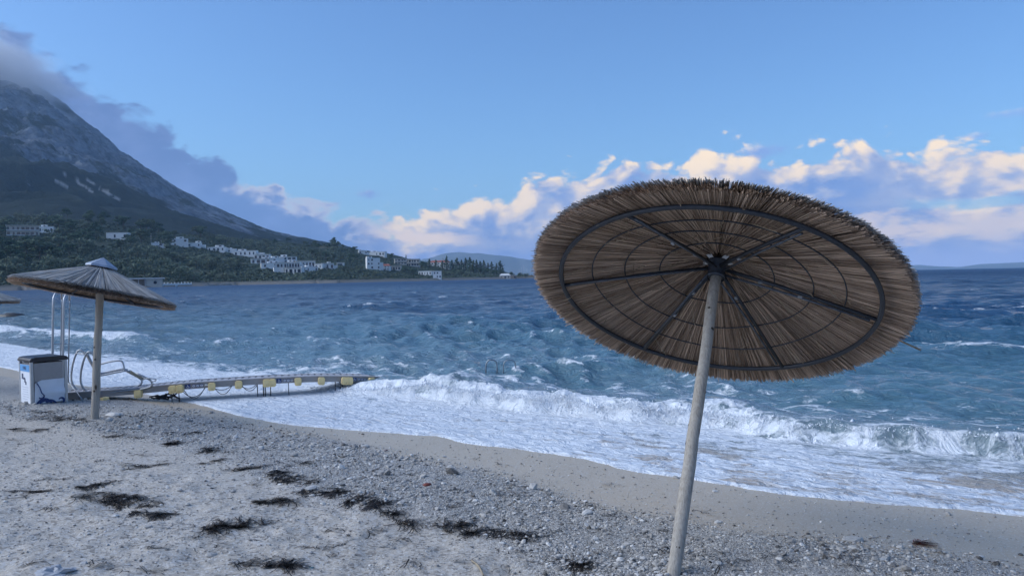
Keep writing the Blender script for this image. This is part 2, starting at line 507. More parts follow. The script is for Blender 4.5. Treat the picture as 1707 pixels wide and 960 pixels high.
rp1 = noise(nt, vscale(nt, pv, (0.7, 1.3, 1.0)), 5.5, 5, 0.6, 0.6)
rp2 = noise(nt, vscale(nt, pv, (0.6, 1.4, 1.0)), 0.9, 6, 0.62, 0.4)
h1 = rp1 * 0.115 * (1.0 - far * 0.7) + rp2 * (far * 1.5 + 0.12)
nb = bump(nt, h1, 0.85, 1.0)
nb = bump(nt, fn2 * foam, 0.5, 0.035, nb)
put(nt, b.inputs['Normal'], nb)
DIM[0] = '3D'
azs = az_list(36.5, 590, 125, 34)
rs = np.concatenate([np.geomspace(5.2, 26, 480), np.geomspace(26, 620, 680)[1:], np.geomspace(620, 15900, 60)[1:]])
X, Y, Fq = polar(azs, rs)
Rr = np.hypot(X, Y)
s_, n_ = sn(X, Y); e_ = edge(s_); off = n_ - e_
# wind chop: many trains spread about the onshore direction
dr = np.interp(Rr, [5, 26, 620, 900, 16000], [0.018, 0.12, 2.9, 45, 800])
WX = np.zeros_like(X); WY = np.zeros_like(X); WZ = np.zeros_like(X); SL = np.zeros_like(X)
grp = np.clip(0.74 + 0.6 * fbm(X * 0.07, Y * 0.07, 3, 90), 0.45, 1.0)
r2 = np.random.default_rng(5)
for k in range(64):
    lam = 0.42 * (12.0 / 0.42) ** (k / 63.0)
    th = math.atan2(-NV[1], -NV[0]) + r2.normal(0, 0.62 if lam < 5 else 0.33)
    kk = 2 * math.pi / lam; ph = r2.uniform(0, 6.28)
    amp = 0.0165 * lam ** 0.42 * r2.uniform(0.7, 1.3)
    att = np.clip((lam / (dr * 2.2 + 1e-6) - 1) / 1.2, 0, 1)
    p = kk * (X * math.cos(th) + Y * math.sin(th)) + ph + 0.9 * fbm(X / lam * 0.35, Y / lam * 0.35, 2, 200 + k)
    a = amp * att
    WZ += a * np.cos(p); q = 0.55 * a * np.sin(p); WX -= q * math.cos(th); WY -= q * math.sin(th)
    SL += a * kk * np.cos(p)
# the regular swell rolling in, crests about 6.3 m apart
lamS = 6.3
phs = 2 * math.pi * (n_ - 10.45 + 0.8 * fbm(s_ * 0.13, n_ * 0.05, 3, 33)) / lamS
ampS = 0.13 * (0.55 + 0.8 * np.clip(fbm(s_ * 0.10, n_ * 0.16, 2, 37) + 0.4, 0, 1.2)) * np.exp(-Rr / 120)
cr = (0.5 + 0.5 * np.cos(phs)); SW = ampS * (2 * cr ** 1.7 - 0.7)
shore = sstep(1.9, 4.2, off); calm = 0.58 + 0.42 * sstep(2, 16, off)
WZ = WZ * grp * shore * calm + SW * sstep(3.2, 5.0, off)
WX = WX * grp * shore * calm; WY = WY * grp * shore * calm
# the breaker
nb_ = 10.52 + 0.22 * fbm(s_ * 0.45, s_ * 0 + 2, 3, 51) + 0.10 * fbm(s_ * 2.2, s_ * 0 + 5, 2, 55)
u = n_ - nb_
broken = 1 - sstep(-4.6, -1.6, s_)
Hh = 0.24 * sstep(-11.4, -9.4, s_) * (0.86 + 0.35 * fbm(s_ * 0.9, s_ * 0 + 7, 3, 58)) * np.interp(s_, [-3, 1, 6, 14], [1, 0.85, 0.9, 0.4]) + 0.06 * sstep(-14, -10, s_)
front = np.where(u < 0, np.where(u > -0.42, 0.5 + 0.5 * np.cos(math.pi * u / 0.42), 0), np.exp(-(u / np.where(u < 0.5, 0.9, 1.0)) ** 2))
lump = fbm(X * 5, Y * 5, 3, 65)
BR = Hh * front * (1 + 0.22 * lump * broken * (u < 0.2))
WZ += BR
curl = 0.55 * BR * sstep(-0.7, 0.1, u) * (u < 0.35) * (1 - 0.4 * broken)
WX -= NV[0] * curl; WY -= NV[1] * curl
# swash: a thin sheet with a rounded foam lip
rip = 0.012 * fbm(s_ * 1.6, n_ * 4.5, 4, 75) + 0.006 * fbm(X * 9, Y * 9, 2, 79)
swz = np.where(off > 0, 0.02 + rip + 0.012 * np.exp(-((off - 0.05) / 0.06) ** 2), 0.02)
Z = swz * (1 - shore) + WZ
GZ = ground_z(X, Y)
Z = np.where(off < 0.5, np.minimum(Z, GZ + 0.004 + 0.30 * np.maximum(off, 0)), Z)
Z = np.where(off < 0, GZ - 0.02 - 0.5 * np.minimum(-off, 2), Z)
# foam
lft = 1 - sstep(-14, -9.5, s_)
pat = fbm(s_ * 0.5, n_ * 1.1, 4, 81)
fo = np.where(off < 2.6, 0.88 + 0.32 * pat - 0.28 * sstep(-5.0, -0.5, s_) + 0.12 * (1 - sstep(-11, -7, s_)), 0)
fo = np.maximum(fo, (0.95 + 0.45 * fbm(s_ * 1.7, n_ * 3, 3, 83)) * np.exp(-((off - 0.05) / 0.07) ** 2))
fo = np.maximum(fo, np.where((u > -0.55) & (u < 0.10), broken * (0.84 + 0.3 * fbm(s_ * 2.6, u * 1.2 + 3, 3, 86)) + (1 - broken) * (0.36 + 0.34 * fbm(s_ * 2.2, n_ * 2, 3, 84) + 0.25 * (u < -0.25)), 0))
fo = np.maximum(fo, np.where((u > 0) & (u < 0.25), 0.60 * sstep(0.25, 0.05, u) * sstep(3, -1, s_), 0))
back = (0.55 * lft + 0.34) * (1 - sstep(0.2, 2.6 + 1.6 * lft, u)) * (u > 0.0) + 0.22 * pat * (u < 4) * (u > 0)
fo = np.maximum(fo, back)
fo = np.maximum(fo, np.where((off > 2.3) & (u < -0.3), 0.84 + 0.3 * pat - 0.16 * sstep(-5, -0.5, s_) + 0.15 * (1 - sstep(-11, -7, s_)), 0))
bore = np.exp(-((n_ - 16.2 - 0.5 * pat) / 0.75) ** 2) * (1 - sstep(-31, -24, s_))
fo = np.maximum(fo, 1.0 * bore); Z += 0.22 * bore
tear = sstep(0.18, 0.55, SL * grp * 0.55 + 0.42 * fbm(X * 0.22, Y * 0.22, 4, 88)) * (off > 3)
fo = np.maximum(fo, tear * (0.56 + 0.14 * np.exp(-off / 9)))
fo = np.maximum(fo, 0.37 * np.exp(-np.maximum(off - 5, 0) / 9) * (off > 3.5) + 0.30 * pat * np.exp(-np.maximum(off - 5, 0) / 9) * (off > 3.5))
right_crest = np.exp(-((n_ - 22.8 - 0.5 * pat) / 0.5) ** 2) * sstep(-3.5, -1.5, s_) * (1 - sstep(1.5, 3.5, s_))
fo = np.maximum(fo, 0.75 * right_crest); Z += 0.18 * right_crest
caps = sstep(0.40, 0.52, fbm(s_ * 0.16, n_ * 0.30, 4, 97)) * sstep(18, 40, off) * np.exp(-Rr / 900)
fo = np.maximum(fo, 0.62 * caps * (WZ > 0.02))
fo = np.clip(fo, 0, 1.2)
sandyv = (1 - sstep(0.6, 2.6, off))
sandyv = np.maximum(sandyv, 0.25 * (1 - sstep(2, 4, off)))
deepv = sstep(2, 38, off + 4 * pat) * 0.93 + 0.07 * sstep(30, 200, off)
farv = sstep(10, 110, Rr)
openv = sstep(60, 420, Rr)
fk = (off > -0.7)[Fq].any(1)
sea = link_obj('sea', fast_mesh('sea', np.stack([X + WX, Y + WY, Z], 1), Fq[fk], m_sea, True, {'foam': fo, 'sandy': sandyv, 'deep': deepv, 'far': farv, 'open': openv, 'milky': 0.50 * np.exp(-np.maximum(off - 3, 0) / 7.5) * (0.75 + 0.5 * pat) * sstep(0.5, 3.0, off) * (1 - 0.45 * sstep(-8, 0, s_))}))
tag(sea, kind='structure', label='choppy blue sea with a small wave breaking on the beach')

# spray thrown up by the breaker
m_spray, nt, b = material('sea_spray', (0.74, 0.77, 0.80), 0.6)
def shards(pts, sizes, rng):
    """small irregular octahedra"""
    base = np.array([[1, 0, 0], [-1, 0, 0], [0, 1, 0], [0, -1, 0], [0, 0, 1], [0, 0, -1]], float)
    fc = np.array([[0, 2, 4], [2, 1, 4], [1, 3, 4], [3, 0, 4], [2, 0, 5], [1, 2, 5], [3, 1, 5], [0, 3, 5]])
    n = len(pts)
    V = base[None] * rng.uniform(0.5, 1.4, (n, 6, 1)) * sizes[:, None, :]
    return (V + pts[:, None, :]).reshape(-1, 3), (fc[None] + 6 * np.arange(n)[:, None, None]).reshape(-1, 3)
r3 = np.random.default_rng(8)
n = 30000
ss = r3.uniform(-12.2, 0.8, n); 
keep = r3.random(n) < np.interp(ss, [-12.2, -10.8, -9.8, -4.5, -2.5, 0.8], [0.0, 0.3, 1, 1, 0.3, 0.08])
ss = ss[keep]; n = len(ss)
nbv = 10.52 + 0.22 * fbm(ss * 0.45, ss * 0 + 2, 3, 51) + 0.10 * fbm(ss * 2.2, ss * 0 + 5, 2, 55)
Hs = 0.24 * sstep(-11.4, -9.4, ss) * (0.86 + 0.35 * fbm(ss * 0.9, ss * 0 + 7, 3, 58)) + 0.06
plume = np.clip(0.35 + 1.3 * fbm(ss * 3.1, ss * 0 + 3, 3, 66), 0, 1.4)
uu = -np.abs(r3.normal(0, 0.15, n)) - 0.06 + 0.1 * r3.normal(size=n)
rise = r3.exponential(0.030, n) * plume
body = r3.random(n) < 0.55
zz = np.where(body, Hs * np.clip(0.5 + 0.5 * np.cos(math.pi * np.clip(uu, -0.42, 0) / 0.42), 0, 1) * r3.uniform(0.8, 1.1, n), Hs * 0.93 + rise)
uu = np.where(body, uu - 0.25 * zz, uu * 0.8 - 0.12)
nn = nbv + uu
pts = np.stack([ss * TV[0] + nn * NV[0], ss * TV[1] + nn * NV[1], zz], 1)
sz = r3.lognormal(math.log(0.0050), 0.55, (n, 1)) * np.where(body, 1.25, 1.0)[:, None] * r3.uniform(0.6, 1.6, (n, 3))
V, Fc = shards(pts, sz, r3)
sp = link_obj('wave_spray', fast_mesh('wave_spray', V, Fc, m_spray, True))
tag(sp, label='white spray flying off the breaking wave', cat='spray', kind='stuff')

# ------------------------------------------------------------------ land across the bay
def px_az(x): return math.atan2(ray(x, 460)[0], 1.0)
LX = np.array([-700, -300, 0, 120, 250, 400, 560, 700, 830, 880, 900])
LD0 = np.array([330, 430, 540, 590, 640, 780, 850, 1020, 1220, 1280, 1300])
LA = np.array([px_az(x) for x in LX])
HXP = [(-700, 330), (-300, 352), (0, 366), (60, 363), (120, 364), (200, 372), (260, 383), (300, 388), (380, 396), (450, 402), (520, 406), (560, 408), (600, 417), (650, 424), (690, 433), (740, 441), (800, 446), (840, 452), (870, 461), (885, 466), (900, 468)]
HA = np.array([px_az(x) for x, y in HXP]); HE = np.array([(horizon(x) - y) / F_PX for x, y in HXP])
DEP = 620.0
def hill_z(x, y):
    """height of the wooded shore hill at a place"""
    a = np.arctan2(x, y); D = y                       # depth along the view axis and bearing give the slope line
    d0 = np.interp(a, LA, LD0) / 1.0
    e1 = np.interp(a, HA, HE)
    t = (D - d0) / DEP
    tt = np.clip(t, 0, 1)
    z = ZC + (e1 * (tt ** 0.9) - 0.0012) * np.maximum(D, 1)
    z = np.where(t > 1, ZC + e1 * (d0 + DEP) + (D - d0 - DEP) * e1 * 0.25, z)
    z = z + sstep(0.03, 0.25, t) * (4.0 * fbm(x * 0.012, y * 0.012, 4, 301) + 1.2 * fbm(x * 0.06, y * 0.06, 3, 305)) * np.clip(e1 * 30, 0.1, 1)
    z = np.where(t < 0, np.maximum(-4 + 30 * t, -12), np.maximum(z, 0.6 + 3.0 * sstep(0, 0.02, t)))
    return z
m_hill, nt, b = material('hillside_scrub', rough=0.95, spec=0.1)
v = coords(nt)
f1 = noise(nt, v, 0.02, 5, 0.6); f2 = noise(nt, v, 0.12, 5, 0.65); f3 = noise(nt, v, 0.008, 3, 0.5)
c = mix(nt, (f2 - 0.3) * 2.0, (0.020, 0.036, 0.028), (0.070, 0.090, 0.060))
c = mix(nt, (f1 - 0.56).clamp() * 5.0, c, (0.125, 0.115, 0.075))
gz = sep(nt, v)[2]
c = mix(nt, 1.0 - gz.step(1.0, 5.5), c, (0.22, 0.20, 0.175))
put(nt, b.inputs['Base Color'], c)
put(nt, b.inputs['Normal'], bump(nt, f2, 0.8, 3.0))
aa = np.linspace(px_az(-700), px_az(899), 420)
tt = np.concatenate([[-0.12, -0.03], np.linspace(0, 1.0, 110), np.linspace(1.05, 1.9, 22)])
d0 = np.interp(aa, LA, LD0)
Dg = d0[None, :] + tt[:, None] * DEP
Xg = np.tan(aa)[None, :] * Dg
Zg = hill_z(Xg, Dg)
nr, na = Dg.shape; idx = np.arange(nr * na).reshape(nr, na)
Fq = np.stack([idx[:-1, :-1], idx[:-1, 1:], idx[1:, 1:], idx[1:, :-1]], -1).reshape(-1, 4)
o = link_obj('hillside', fast_mesh('hillside', np.stack([Xg.ravel(), Dg.ravel(), Zg.ravel()], 1), Fq, m_hill, True))
tag(o, kind='structure', label='wooded hillside along the far shore of the bay')

def hill_hit(px, py):
    """where the line of sight through a pixel meets the hillside"""
    d = ray(px, py); a = math.atan2(d[0], 1.0); d0 = float(np.interp(a, LA, LD0))
    Ds = np.linspace(d0 + 2, d0 + DEP * 1.0, 500)
    zz = hill_z(d[0] * Ds, Ds); rz = ZC + d[2] * Ds
    k = np.where(rz <= zz)[0]
    D = Ds[k[0]] if len(k) else d0 + DEP * 0.98
    return CAM + d * D

# mountain
MXP = [(-700, 60), (-400, 30), (-150, 30), (0, 108), (50, 132), (90, 158), (130, 192), (200, 246), (250, 281), (300, 312), (350, 339), (400, 362), (450, 381), (480, 391), (520, 400), (570, 409), (620, 423), (660, 436), (720, 455), (780, 462)]
MA = np.array([px_az(x) for x, y in MXP]); ME = np.array([(horizon(x) - y) / F_PX for x, y in MXP])
M1 = 4300.0
aa = np.linspace(px_az(-650), px_az(775), 620)
tm = np.concatenate([np.linspace(0, 1, 330), np.linspace(1.01, 1.35, 20)])
A, Tm = np.meshgrid(aa, tm)
M0 = np.interp(A, LA, LD0) + DEP * 1.12
Dg = M0 + Tm * (M1 - M0); Xg = np.tan(A) * Dg
e1 = np.interp(A, MA, ME); e0 = np.interp(A, HA, HE) * 0.90
ee = e0 + (e1 - e0) * np.clip(Tm, 0, 1) ** 1.05
Zg = ZC + ee * Dg - np.where(Tm > 1, (Tm - 1) * 2600, 0)
hh = np.clip((e1 - 0.02) / 0.2, 0.03, 1)
Qx = Xg * 0.9 + Zg * 0.9; Qy = Dg * 0.55 - Xg * 0.25
rid = 1 - np.abs(fbm(Qx * 0.0022, Qy * 0.0042, 5, 401, 0.55)) * 2
rid2 = 1 - np.abs(fbm(Qx * 0.011, Qy * 0.016, 4, 411, 0.6)) * 2
cragm = sstep(0.25, 0.6, Tm)
Zg = Zg + hh * ((rid - 0.6) * 150 * sstep(0.02, 0.4, Tm) * (1 - 0.55 * sstep(0.8, 1.0, Tm)) + (rid2 - 0.5) * 42 * cragm * (1 - 0.6 * sstep(0.92, 1.0, Tm)) + 8 * fbm(Xg * 0.05, Dg * 0.05, 3, 421) * cragm)
m_mt, nt, b = material('mountain_rock', rough=0.95, spec=0.1)
v = coords(nt)
vx, vy, vz = sep(nt, v)
crag = attr(nt, 'crag')
sv_ = comb(nt, vx * 1.0 + vz * 0.9, vy * 0.45, vz * 0.5)
r1 = noise(nt, sv_, 0.0065, 10, 0.70); r2_ = noise(nt, v, 0.022, 8, 0.70); r3_ = noise(nt, v, 0.0035, 4, 0.55)
r4_ = noise(nt, sv_, 0.045, 6, 0.7)
rock = mix(nt, (r2_ - 0.36) * 3.2, (0.050, 0.066, 0.090), (0.235, 0.265, 0.31))  # rock tinted blue: part of the distance haze is in its colour
scrub = mix(nt, (r2_ - 0.3) * 2.0, (0.010, 0.020, 0.018), (0.032, 0.046, 0.036))
mk = (crag * 1.45 - 0.98 + (r1 - 0.5) * 5.4 + (r3_ - 0.5) * 2.2).step(-0.10, 0.35)
c = mix(nt, mk, scrub, rock)
c = mix(nt, (0.47 - r4_).clamp() * 7.0 * mk, c, (0.022, 0.032, 0.034))
c = mix(nt, attr(nt, 'scree') * 0.8, c, (0.42, 0.415, 0.40))
put(nt, b.inputs['Base Color'], c)
put(nt, b.inputs['Normal'], bump(nt, r1 * 0.7 + r2_ * 0.5 + r4_ * 0.25, 1.0, 40.0))
# pale scree chutes below the crags
PXm = CX + F_PX * np.tan(A); PYm = np.array(horizon(PXm) - (Zg - ZC) / Dg * F_PX)
sc_ = np.zeros_like(PXm)
for (x0, y0, x1, y1, w) in ((112, 288, 158, 320, 2.0), (150, 300, 204, 335, 2.2), (122, 262, 146, 278, 1.6), (96, 300, 118, 312, 1.2)):
    dx_, dy_ = x1 - x0, y1 - y0; L2 = dx_ * dx_ + dy_ * dy_
    t = np.clip(((PXm - x0) * dx_ + (PYm - y0) * dy_) / L2, 0, 1)
    dd = np.hypot(PXm - x0 - t * dx_, PYm - y0 - t * dy_) + 1.5 * fbm(PXm * 0.2, PYm * 0.2, 2, 431)
    sc_ = np.maximum(sc_, 1 - sstep(w * 0.4, w, dd))
cragv = sstep(0.20, 0.62, Tm + 0.10 * fbm(Xg * 0.002, Dg * 0.002, 3, 441)) * np.clip((e1 - 0.012) / 0.10, 0.15, 1)
nr, na = Dg.shape; idx = np.arange(nr * na).reshape(nr, na)
Fq = np.stack([idx[:-1, :-1], idx[:-1, 1:], idx[1:, 1:], idx[1:, :-1]], -1).reshape(-1, 4)
o = link_obj('mountain', fast_mesh('mountain', np.stack([Xg.ravel(), Dg.ravel(), Zg.ravel()], 1), Fq, m_mt, True, {'crag': cragv, 'scree': sc_}))
tag(o, kind='structure', label='steep grey limestone mountain with its summit in cloud')

# far ridges beyond the sea
m_far, nt, b = material('far_hills', (0.10, 0.12, 0.12), 0.95, spec=0.1)
f = noise(nt, coords(nt), 0.002, 5, 0.6)
put(nt, b.inputs['Base Color'], mix(nt, f, (0.05, 0.07, 0.06), (0.20, 0.20, 0.19)))
def far_ridge(pts, D, wid, seed):
    xs = np.linspace(pts[0][0], pts[-1][0], 160); ys = np.interp(xs, [p[0] for p in pts], [p[1] for p in pts])
    tt = np.linspace(-1, 1, 25)
    Xp, Tt = np.meshgrid(xs, tt); H = (horizon(Xp) - np.interp(Xp, xs, ys)) / F_PX * D
    H = np.maximum(H, -20)
    Dd = D + Tt * wid; Xw = (Xp - CX) / F_PX * Dd
    Zw = H * (1 - np.abs(Tt) ** 1.3) * (1 + 0.25 * fbm(Xw * 0.002, Dd * 0.002, 4, seed) * (np.abs(Tt) > 0.05)) + H * 0.05 * fbm(Xw * 0.003, Dd * 0.0, 4, seed + 5) - 4
    nr, na = Xp.shape; idx = np.arange(nr * na).reshape(nr, na)
    Fq = np.stack([idx[:-1, :-1], idx[:-1, 1:], idx[1:, 1:], idx[1:, :-1]], -1).reshape(-1, 4)
    o = link_obj('hills', fast_mesh('hills', np.stack([Xw.ravel(), Dd.ravel(), Zw.ravel()], 1), Fq, m_far, True))
    tag(o, kind='structure')
    return o
tag(far_ridge([(640, 470), (690, 445), (705, 432), (735, 424), (765, 420), (800, 421), (850, 427), (885, 433), (940, 440), (1040, 452), (1120, 458)], 12500, 1400, 501), label='blue far ridge beyond the headland')
tag(far_ridge([(1180, 460), (1300, 452), (1400, 447), (1500, 443), (1535, 441), (1560, 443), (1600, 444.5), (1630, 440), (1670, 438), (1707, 437), (1800, 430), (1960, 436), (2150, 441)], 14200, 1200, 511), label='faint low ridge on the open horizon')

# ------------------------------------------------------------------ trees and scrub across the bay
def foliage_mat(name, a, c):
    m, nt, b = material(name, rough=0.8, spec=0.15)
    tone = attr(nt, 'tone')
    oi = nt.nodes.new('ShaderNodeObjectInfo')
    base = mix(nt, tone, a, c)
    base = mix(nt, (S(nt, oi.outputs['Random']) - 0.35).clamp() * 0.7, base, (0.155, 0.160, 0.105))
    put(nt, b.inputs['Base Color'], base)
    return m
m_pine = foliage_mat('pine_needles', (0.018, 0.042, 0.028), (0.085, 0.135, 0.078))
m_leaf = foliage_mat('grey_green_leaves', (0.055, 0.082, 0.058), (0.20, 0.245, 0.165))
m_bark = simple('bark', (0.10, 0.075, 0.055), 0.9, var=0.4, scale=2)
def crown_mesh(name, mat, lumps, per, leaf, rng):
    V = []; Fc = []; tone = []
    for (c, r) in lumps:
        n = per; d = rng.normal(size=(n, 3)); d /= np.linalg.norm(d, axis=1)[:, None]
        rr = np.array(r) * rng.uniform(0.62, 1.08, (n, 1))
        p = np.array(c) + d * rr
        a = rng.normal(size=(n, 3)); a -= d * (a * d).sum(1)[:, None] * 0.6; a /= np.linalg.norm(a, axis=1)[:, None]
        bb = np.cross(d, a); s1 = leaf * rng.uniform(0.6, 1.4, (n, 1)); s2 = leaf * rng.uniform(0.4, 1.0, (n, 1))
        o = len(V) * 0 + sum(len(x) for x in V)
        V.append(np.concatenate([p - a * s1, p - bb * s2, p + a * s1, p + bb * s2]))
        i = np.arange(n) + o
        Fc.append(np.stack([i, i + n, i + 2 * n, i + 3 * n], 1))
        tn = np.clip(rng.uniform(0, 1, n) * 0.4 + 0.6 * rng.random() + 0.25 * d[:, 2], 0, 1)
        tone.append(np.tile(tn, 4))
    return fast_mesh(name, np.concatenate(V), np.concatenate(Fc), mat, False, {'tone': np.concatenate(tone)})
def tree_kind(kind, rng):
    h = 1.0
    if kind == 'pine':
        L = [((rng.normal(0, 0.16), rng.normal(0, 0.16), 0.50 + 0.40 * k / 12 + rng.normal(0, 0.03)), (rng.uniform(0.14, 0.23),) * 2 + (rng.uniform(0.08, 0.13),)) for k in range(13)]
        return crown_mesh('crown', m_pine, L, 42, 0.045, rng), 0.75
    if kind == 'conifer':
        L = []
        for k in range(14):
            z = 0.16 + 0.80 * k / 13; w = 0.17 * (1.03 - k / 13) + 0.015
            th = rng.uniform(0, 6.28); L.append(((math.cos(th) * w * 0.45, math.sin(th) * w * 0.45, z), (w, w, 0.06)))
        return crown_mesh('crown', m_pine, L, 34, 0.032, rng), 0.9
    L = [((rng.normal(0, 0.23), rng.normal(0, 0.23), 0.28 + 0.55 * rng.random()), (rng.uniform(0.15, 0.26),) * 2 + (rng.uniform(0.12, 0.2),)) for k in range(15)]
    return crown_mesh('crown', m_leaf, L, 42, 0.045, rng), 0.6
rt = np.random.default_rng(21)
KM = {k: [tree_kind(k, rt) for _ in range(4)] for k in ('pine', 'leaf', 'conifer')}
tb = MB(); tb.tube([(0, 0, -0.12), (0.01, 0, 0.2), (-0.01, 0.015, 0.5), (0.02, 0, 0.75)], 0.02, 6, radii=[0.03, 0.022, 0.014, 0.005])
for q in range(5):
    th = q * 1.25; z0 = 0.28 + 0.08 * q
    tb.tube([(0, 0, z0), (0.12 * math.cos(th), 0.12 * math.sin(th), z0 + 0.12), (0.2 * math.cos(th), 0.2 * math.sin(th), z0 + 0.25)], 0.008, 4)
trunk_me = tb.mesh('trunk', m_bark)
NAMES = {'pine': 'pine_tree', 'leaf': 'broadleaf_tree', 'conifer': 'conifer_tree'}
LABS = {'pine': ('dark green pine tree on the wooded slope across the bay', 'pine tree', 'pines on the far wooded slope'),
        'leaf': ('grey-green bushy tree on the wooded slope across the bay', 'tree', 'bushy trees on the far wooded slope'),
        'conifer': ('tall dark pointed conifer on the far headland', 'conifer', 'conifers on the far headland')}
def place_tree(kind, p, h, wide=1.0, lab=None, name=None):
    root = empty(name or NAMES[kind], (float(p[0]), float(p[1]), float(p[2])), rt.uniform(0, 6.28))
    root.scale = (h * wide, h * wide, h)
    me, _ = KM[kind][int(rt.integers(4))]
    link_obj('crown', me, root); link_obj('trunk', trunk_me, root)
    L = LABS[kind] if lab is None else lab
    if lab is None and kind != 'conifer':
        best = min(MARKS, key=lambda m: (m[1] - p[0]) ** 2 + (m[2] - p[1]) ** 2)
        ddx, ddy = p[0] - best[1], p[1] - best[2]
        rel = ('on the shore side of' if ddy < -25 else 'on the uphill side of' if ddy > 25 else 'level with')
        rel = ('close by, ' if math.hypot(ddx, ddy) < 60 else '') + rel
        sz = 'tall' if h > 15 else 'low' if h < 9 else 'middling'
        L = ('%s %s %s %s' % (sz, 'dark green pine' if kind == 'pine' else 'grey-green bushy tree', rel, best[0]), L[1], L[2])
    tag(root, L[0], L[1], L[2] if len(L) > 2 else None)
BLD = []     # pixel boxes of the houses: keep trees off them
HOUSES = [
    # x0, y0, x1, y1, floors, columns, style, label
    (15, 376, 62, 393, 2, 7, 'balcony', 'two-storey cream villa with wide flat roof and long balconies'),
    (64, 378, 88, 388, 1, 3, 'flat', 'small white house beside the long balcony villa'),
    (178, 388, 212, 399, 1, 4, 'flat', 'white villa with terrace alone among the pines'),
    (253, 405, 272, 411, 1, 2, 'flat', 'low white hut next to the utility pole'),
    (288, 398, 313, 411, 2, 3, 'flat', 'tall white cube house at the top end of the hillside row'),
    (312, 405, 334, 412, 1, 3, 'flat', 'low white wing adjoining the tall cube house'),
    (346, 412, 374, 419, 1, 4, 'flat', 'long low white house below the tall cube house'),
    (372, 415, 392, 421, 1, 3, 'flat', 'narrow white house in the middle of the hillside row'),
    (390, 418, 427, 427, 1, 5, 'flat', 'broad white house with blank parapet in the hillside row'),
    (424, 424, 449, 432, 1, 4, 'open', 'white house with open colonnade below the broad parapet house'),
    (419, 431, 450, 439, 1, 4, 'open', 'white terrace block at the upper left of the resort'),
    (448, 430, 474, 438, 1, 4, 'flat', 'white terrace block in the top tier of the resort'),
    (466, 428, 493, 438, 2, 4, 'open', 'highest white block of the resort with dark verandas'),
    (436, 439, 457, 447, 1, 2, 'flat', 'plain sloping-walled white block on the resort edge'),
    (455, 438, 478, 446, 1, 4, 'open', 'white resort block with three verandas in the middle tier'),
    (477, 437, 500, 446, 1, 5, 'open', 'white resort block with five dark bays in the middle tier'),
    (493, 435, 525, 445, 1, 6, 'open', 'long white resort block with a row of six bays'),
    (457, 446, 473, 454, 1, 0, 'flat', 'windowless pale block at the foot of the resort'),
    (475, 446, 503, 456, 1, 4, 'open', 'white resort block in the lowest tier behind a green tree'),
    (504, 445, 530, 453, 1, 4, 'flat', 'low stepped white resort block beside the green tree'),
    (524, 440, 538, 448, 1, 2, 'flat', 'small white resort block near its right end'),
    (536, 439, 556, 448, 1, 3, 'open', 'white pavilion with pillars at the right end of the resort'),
    (562, 438, 573, 444, 1, 1, 'open', 'tiny white hut apart from the resort'),
    (612, 430, 634, 449, 3, 4, 'flat', 'three-storey white building standing above the shore scrub'),
    (635, 440, 650, 450, 2, 3, 'red', 'white annex with a red tiled roof beside the three-storey building'),
    (658, 431, 678, 441, 2, 4, 'balcony', 'beige stepped apartment block on the headland slope'),
    (676, 432, 699, 444, 2, 5, 'balcony', 'beige apartment block with rows of balconies near the dark tree'),
    (650, 443, 668, 451, 1, 4, 'balcony', 'low beige apartment block under the stepped ones'),
    (712, 434, 750, 446, 2, 7, 'red', 'wide cream hotel with long red tiled roof'),
    (734, 439, 776, 447, 1, 7, 'open', 'long flat-roofed wing in front of the red-roofed hotel'),
    (697, 452, 720, 459, 1, 5, 'flat', 'long white single-storey building low on the headland'),
    (722, 452, 736, 464, 2, 3, 'flat', 'small white two-storey house low on the headland'),
    (598, 418, 612, 424, 1, 3, 'flat', 'pale house half hidden on the ridge'),
    (614, 420, 642, 427, 1, 5, 'flat', 'long pale house on the ridge above the three-storey building'),
    (833, 456, 851, 465, 1, 3, 'hip', 'harbour house with a pale hipped roof'),
    (851, 459, 861, 465, 1, 2, 'flat', 'brown shed next to the harbour house'),
]
def near_house(px, py, up=6, dn=5):
    return any(h[0] - 2 < px < h[2] + 2 and h[1] - up < py < h[3] + dn for h in HOUSES)
MARKS = []
for nm, px_, py_ in (('the balcony villa', 38, 393), ('the lone white villa', 195, 399), ('the utility pole hut', 262, 411), ('the tall cube house', 300, 411), ('the broad parapet house', 408, 427),
                     ('the white resort', 470, 445), ('the tiny white hut', 567, 444), ('the three-storey building', 623, 449), ('the beige apartments', 678, 442), ('the red-roofed hotel', 732, 446),
                     ('the beach pavilion', 235, 477), ('the harbour house', 842, 465)):
    q_ = hill_hit(px_, py_); MARKS.append((nm, float(q_[0]), float(q_[1])))
cnt = {'pine': 0, 'leaf': 0}
tries = 0
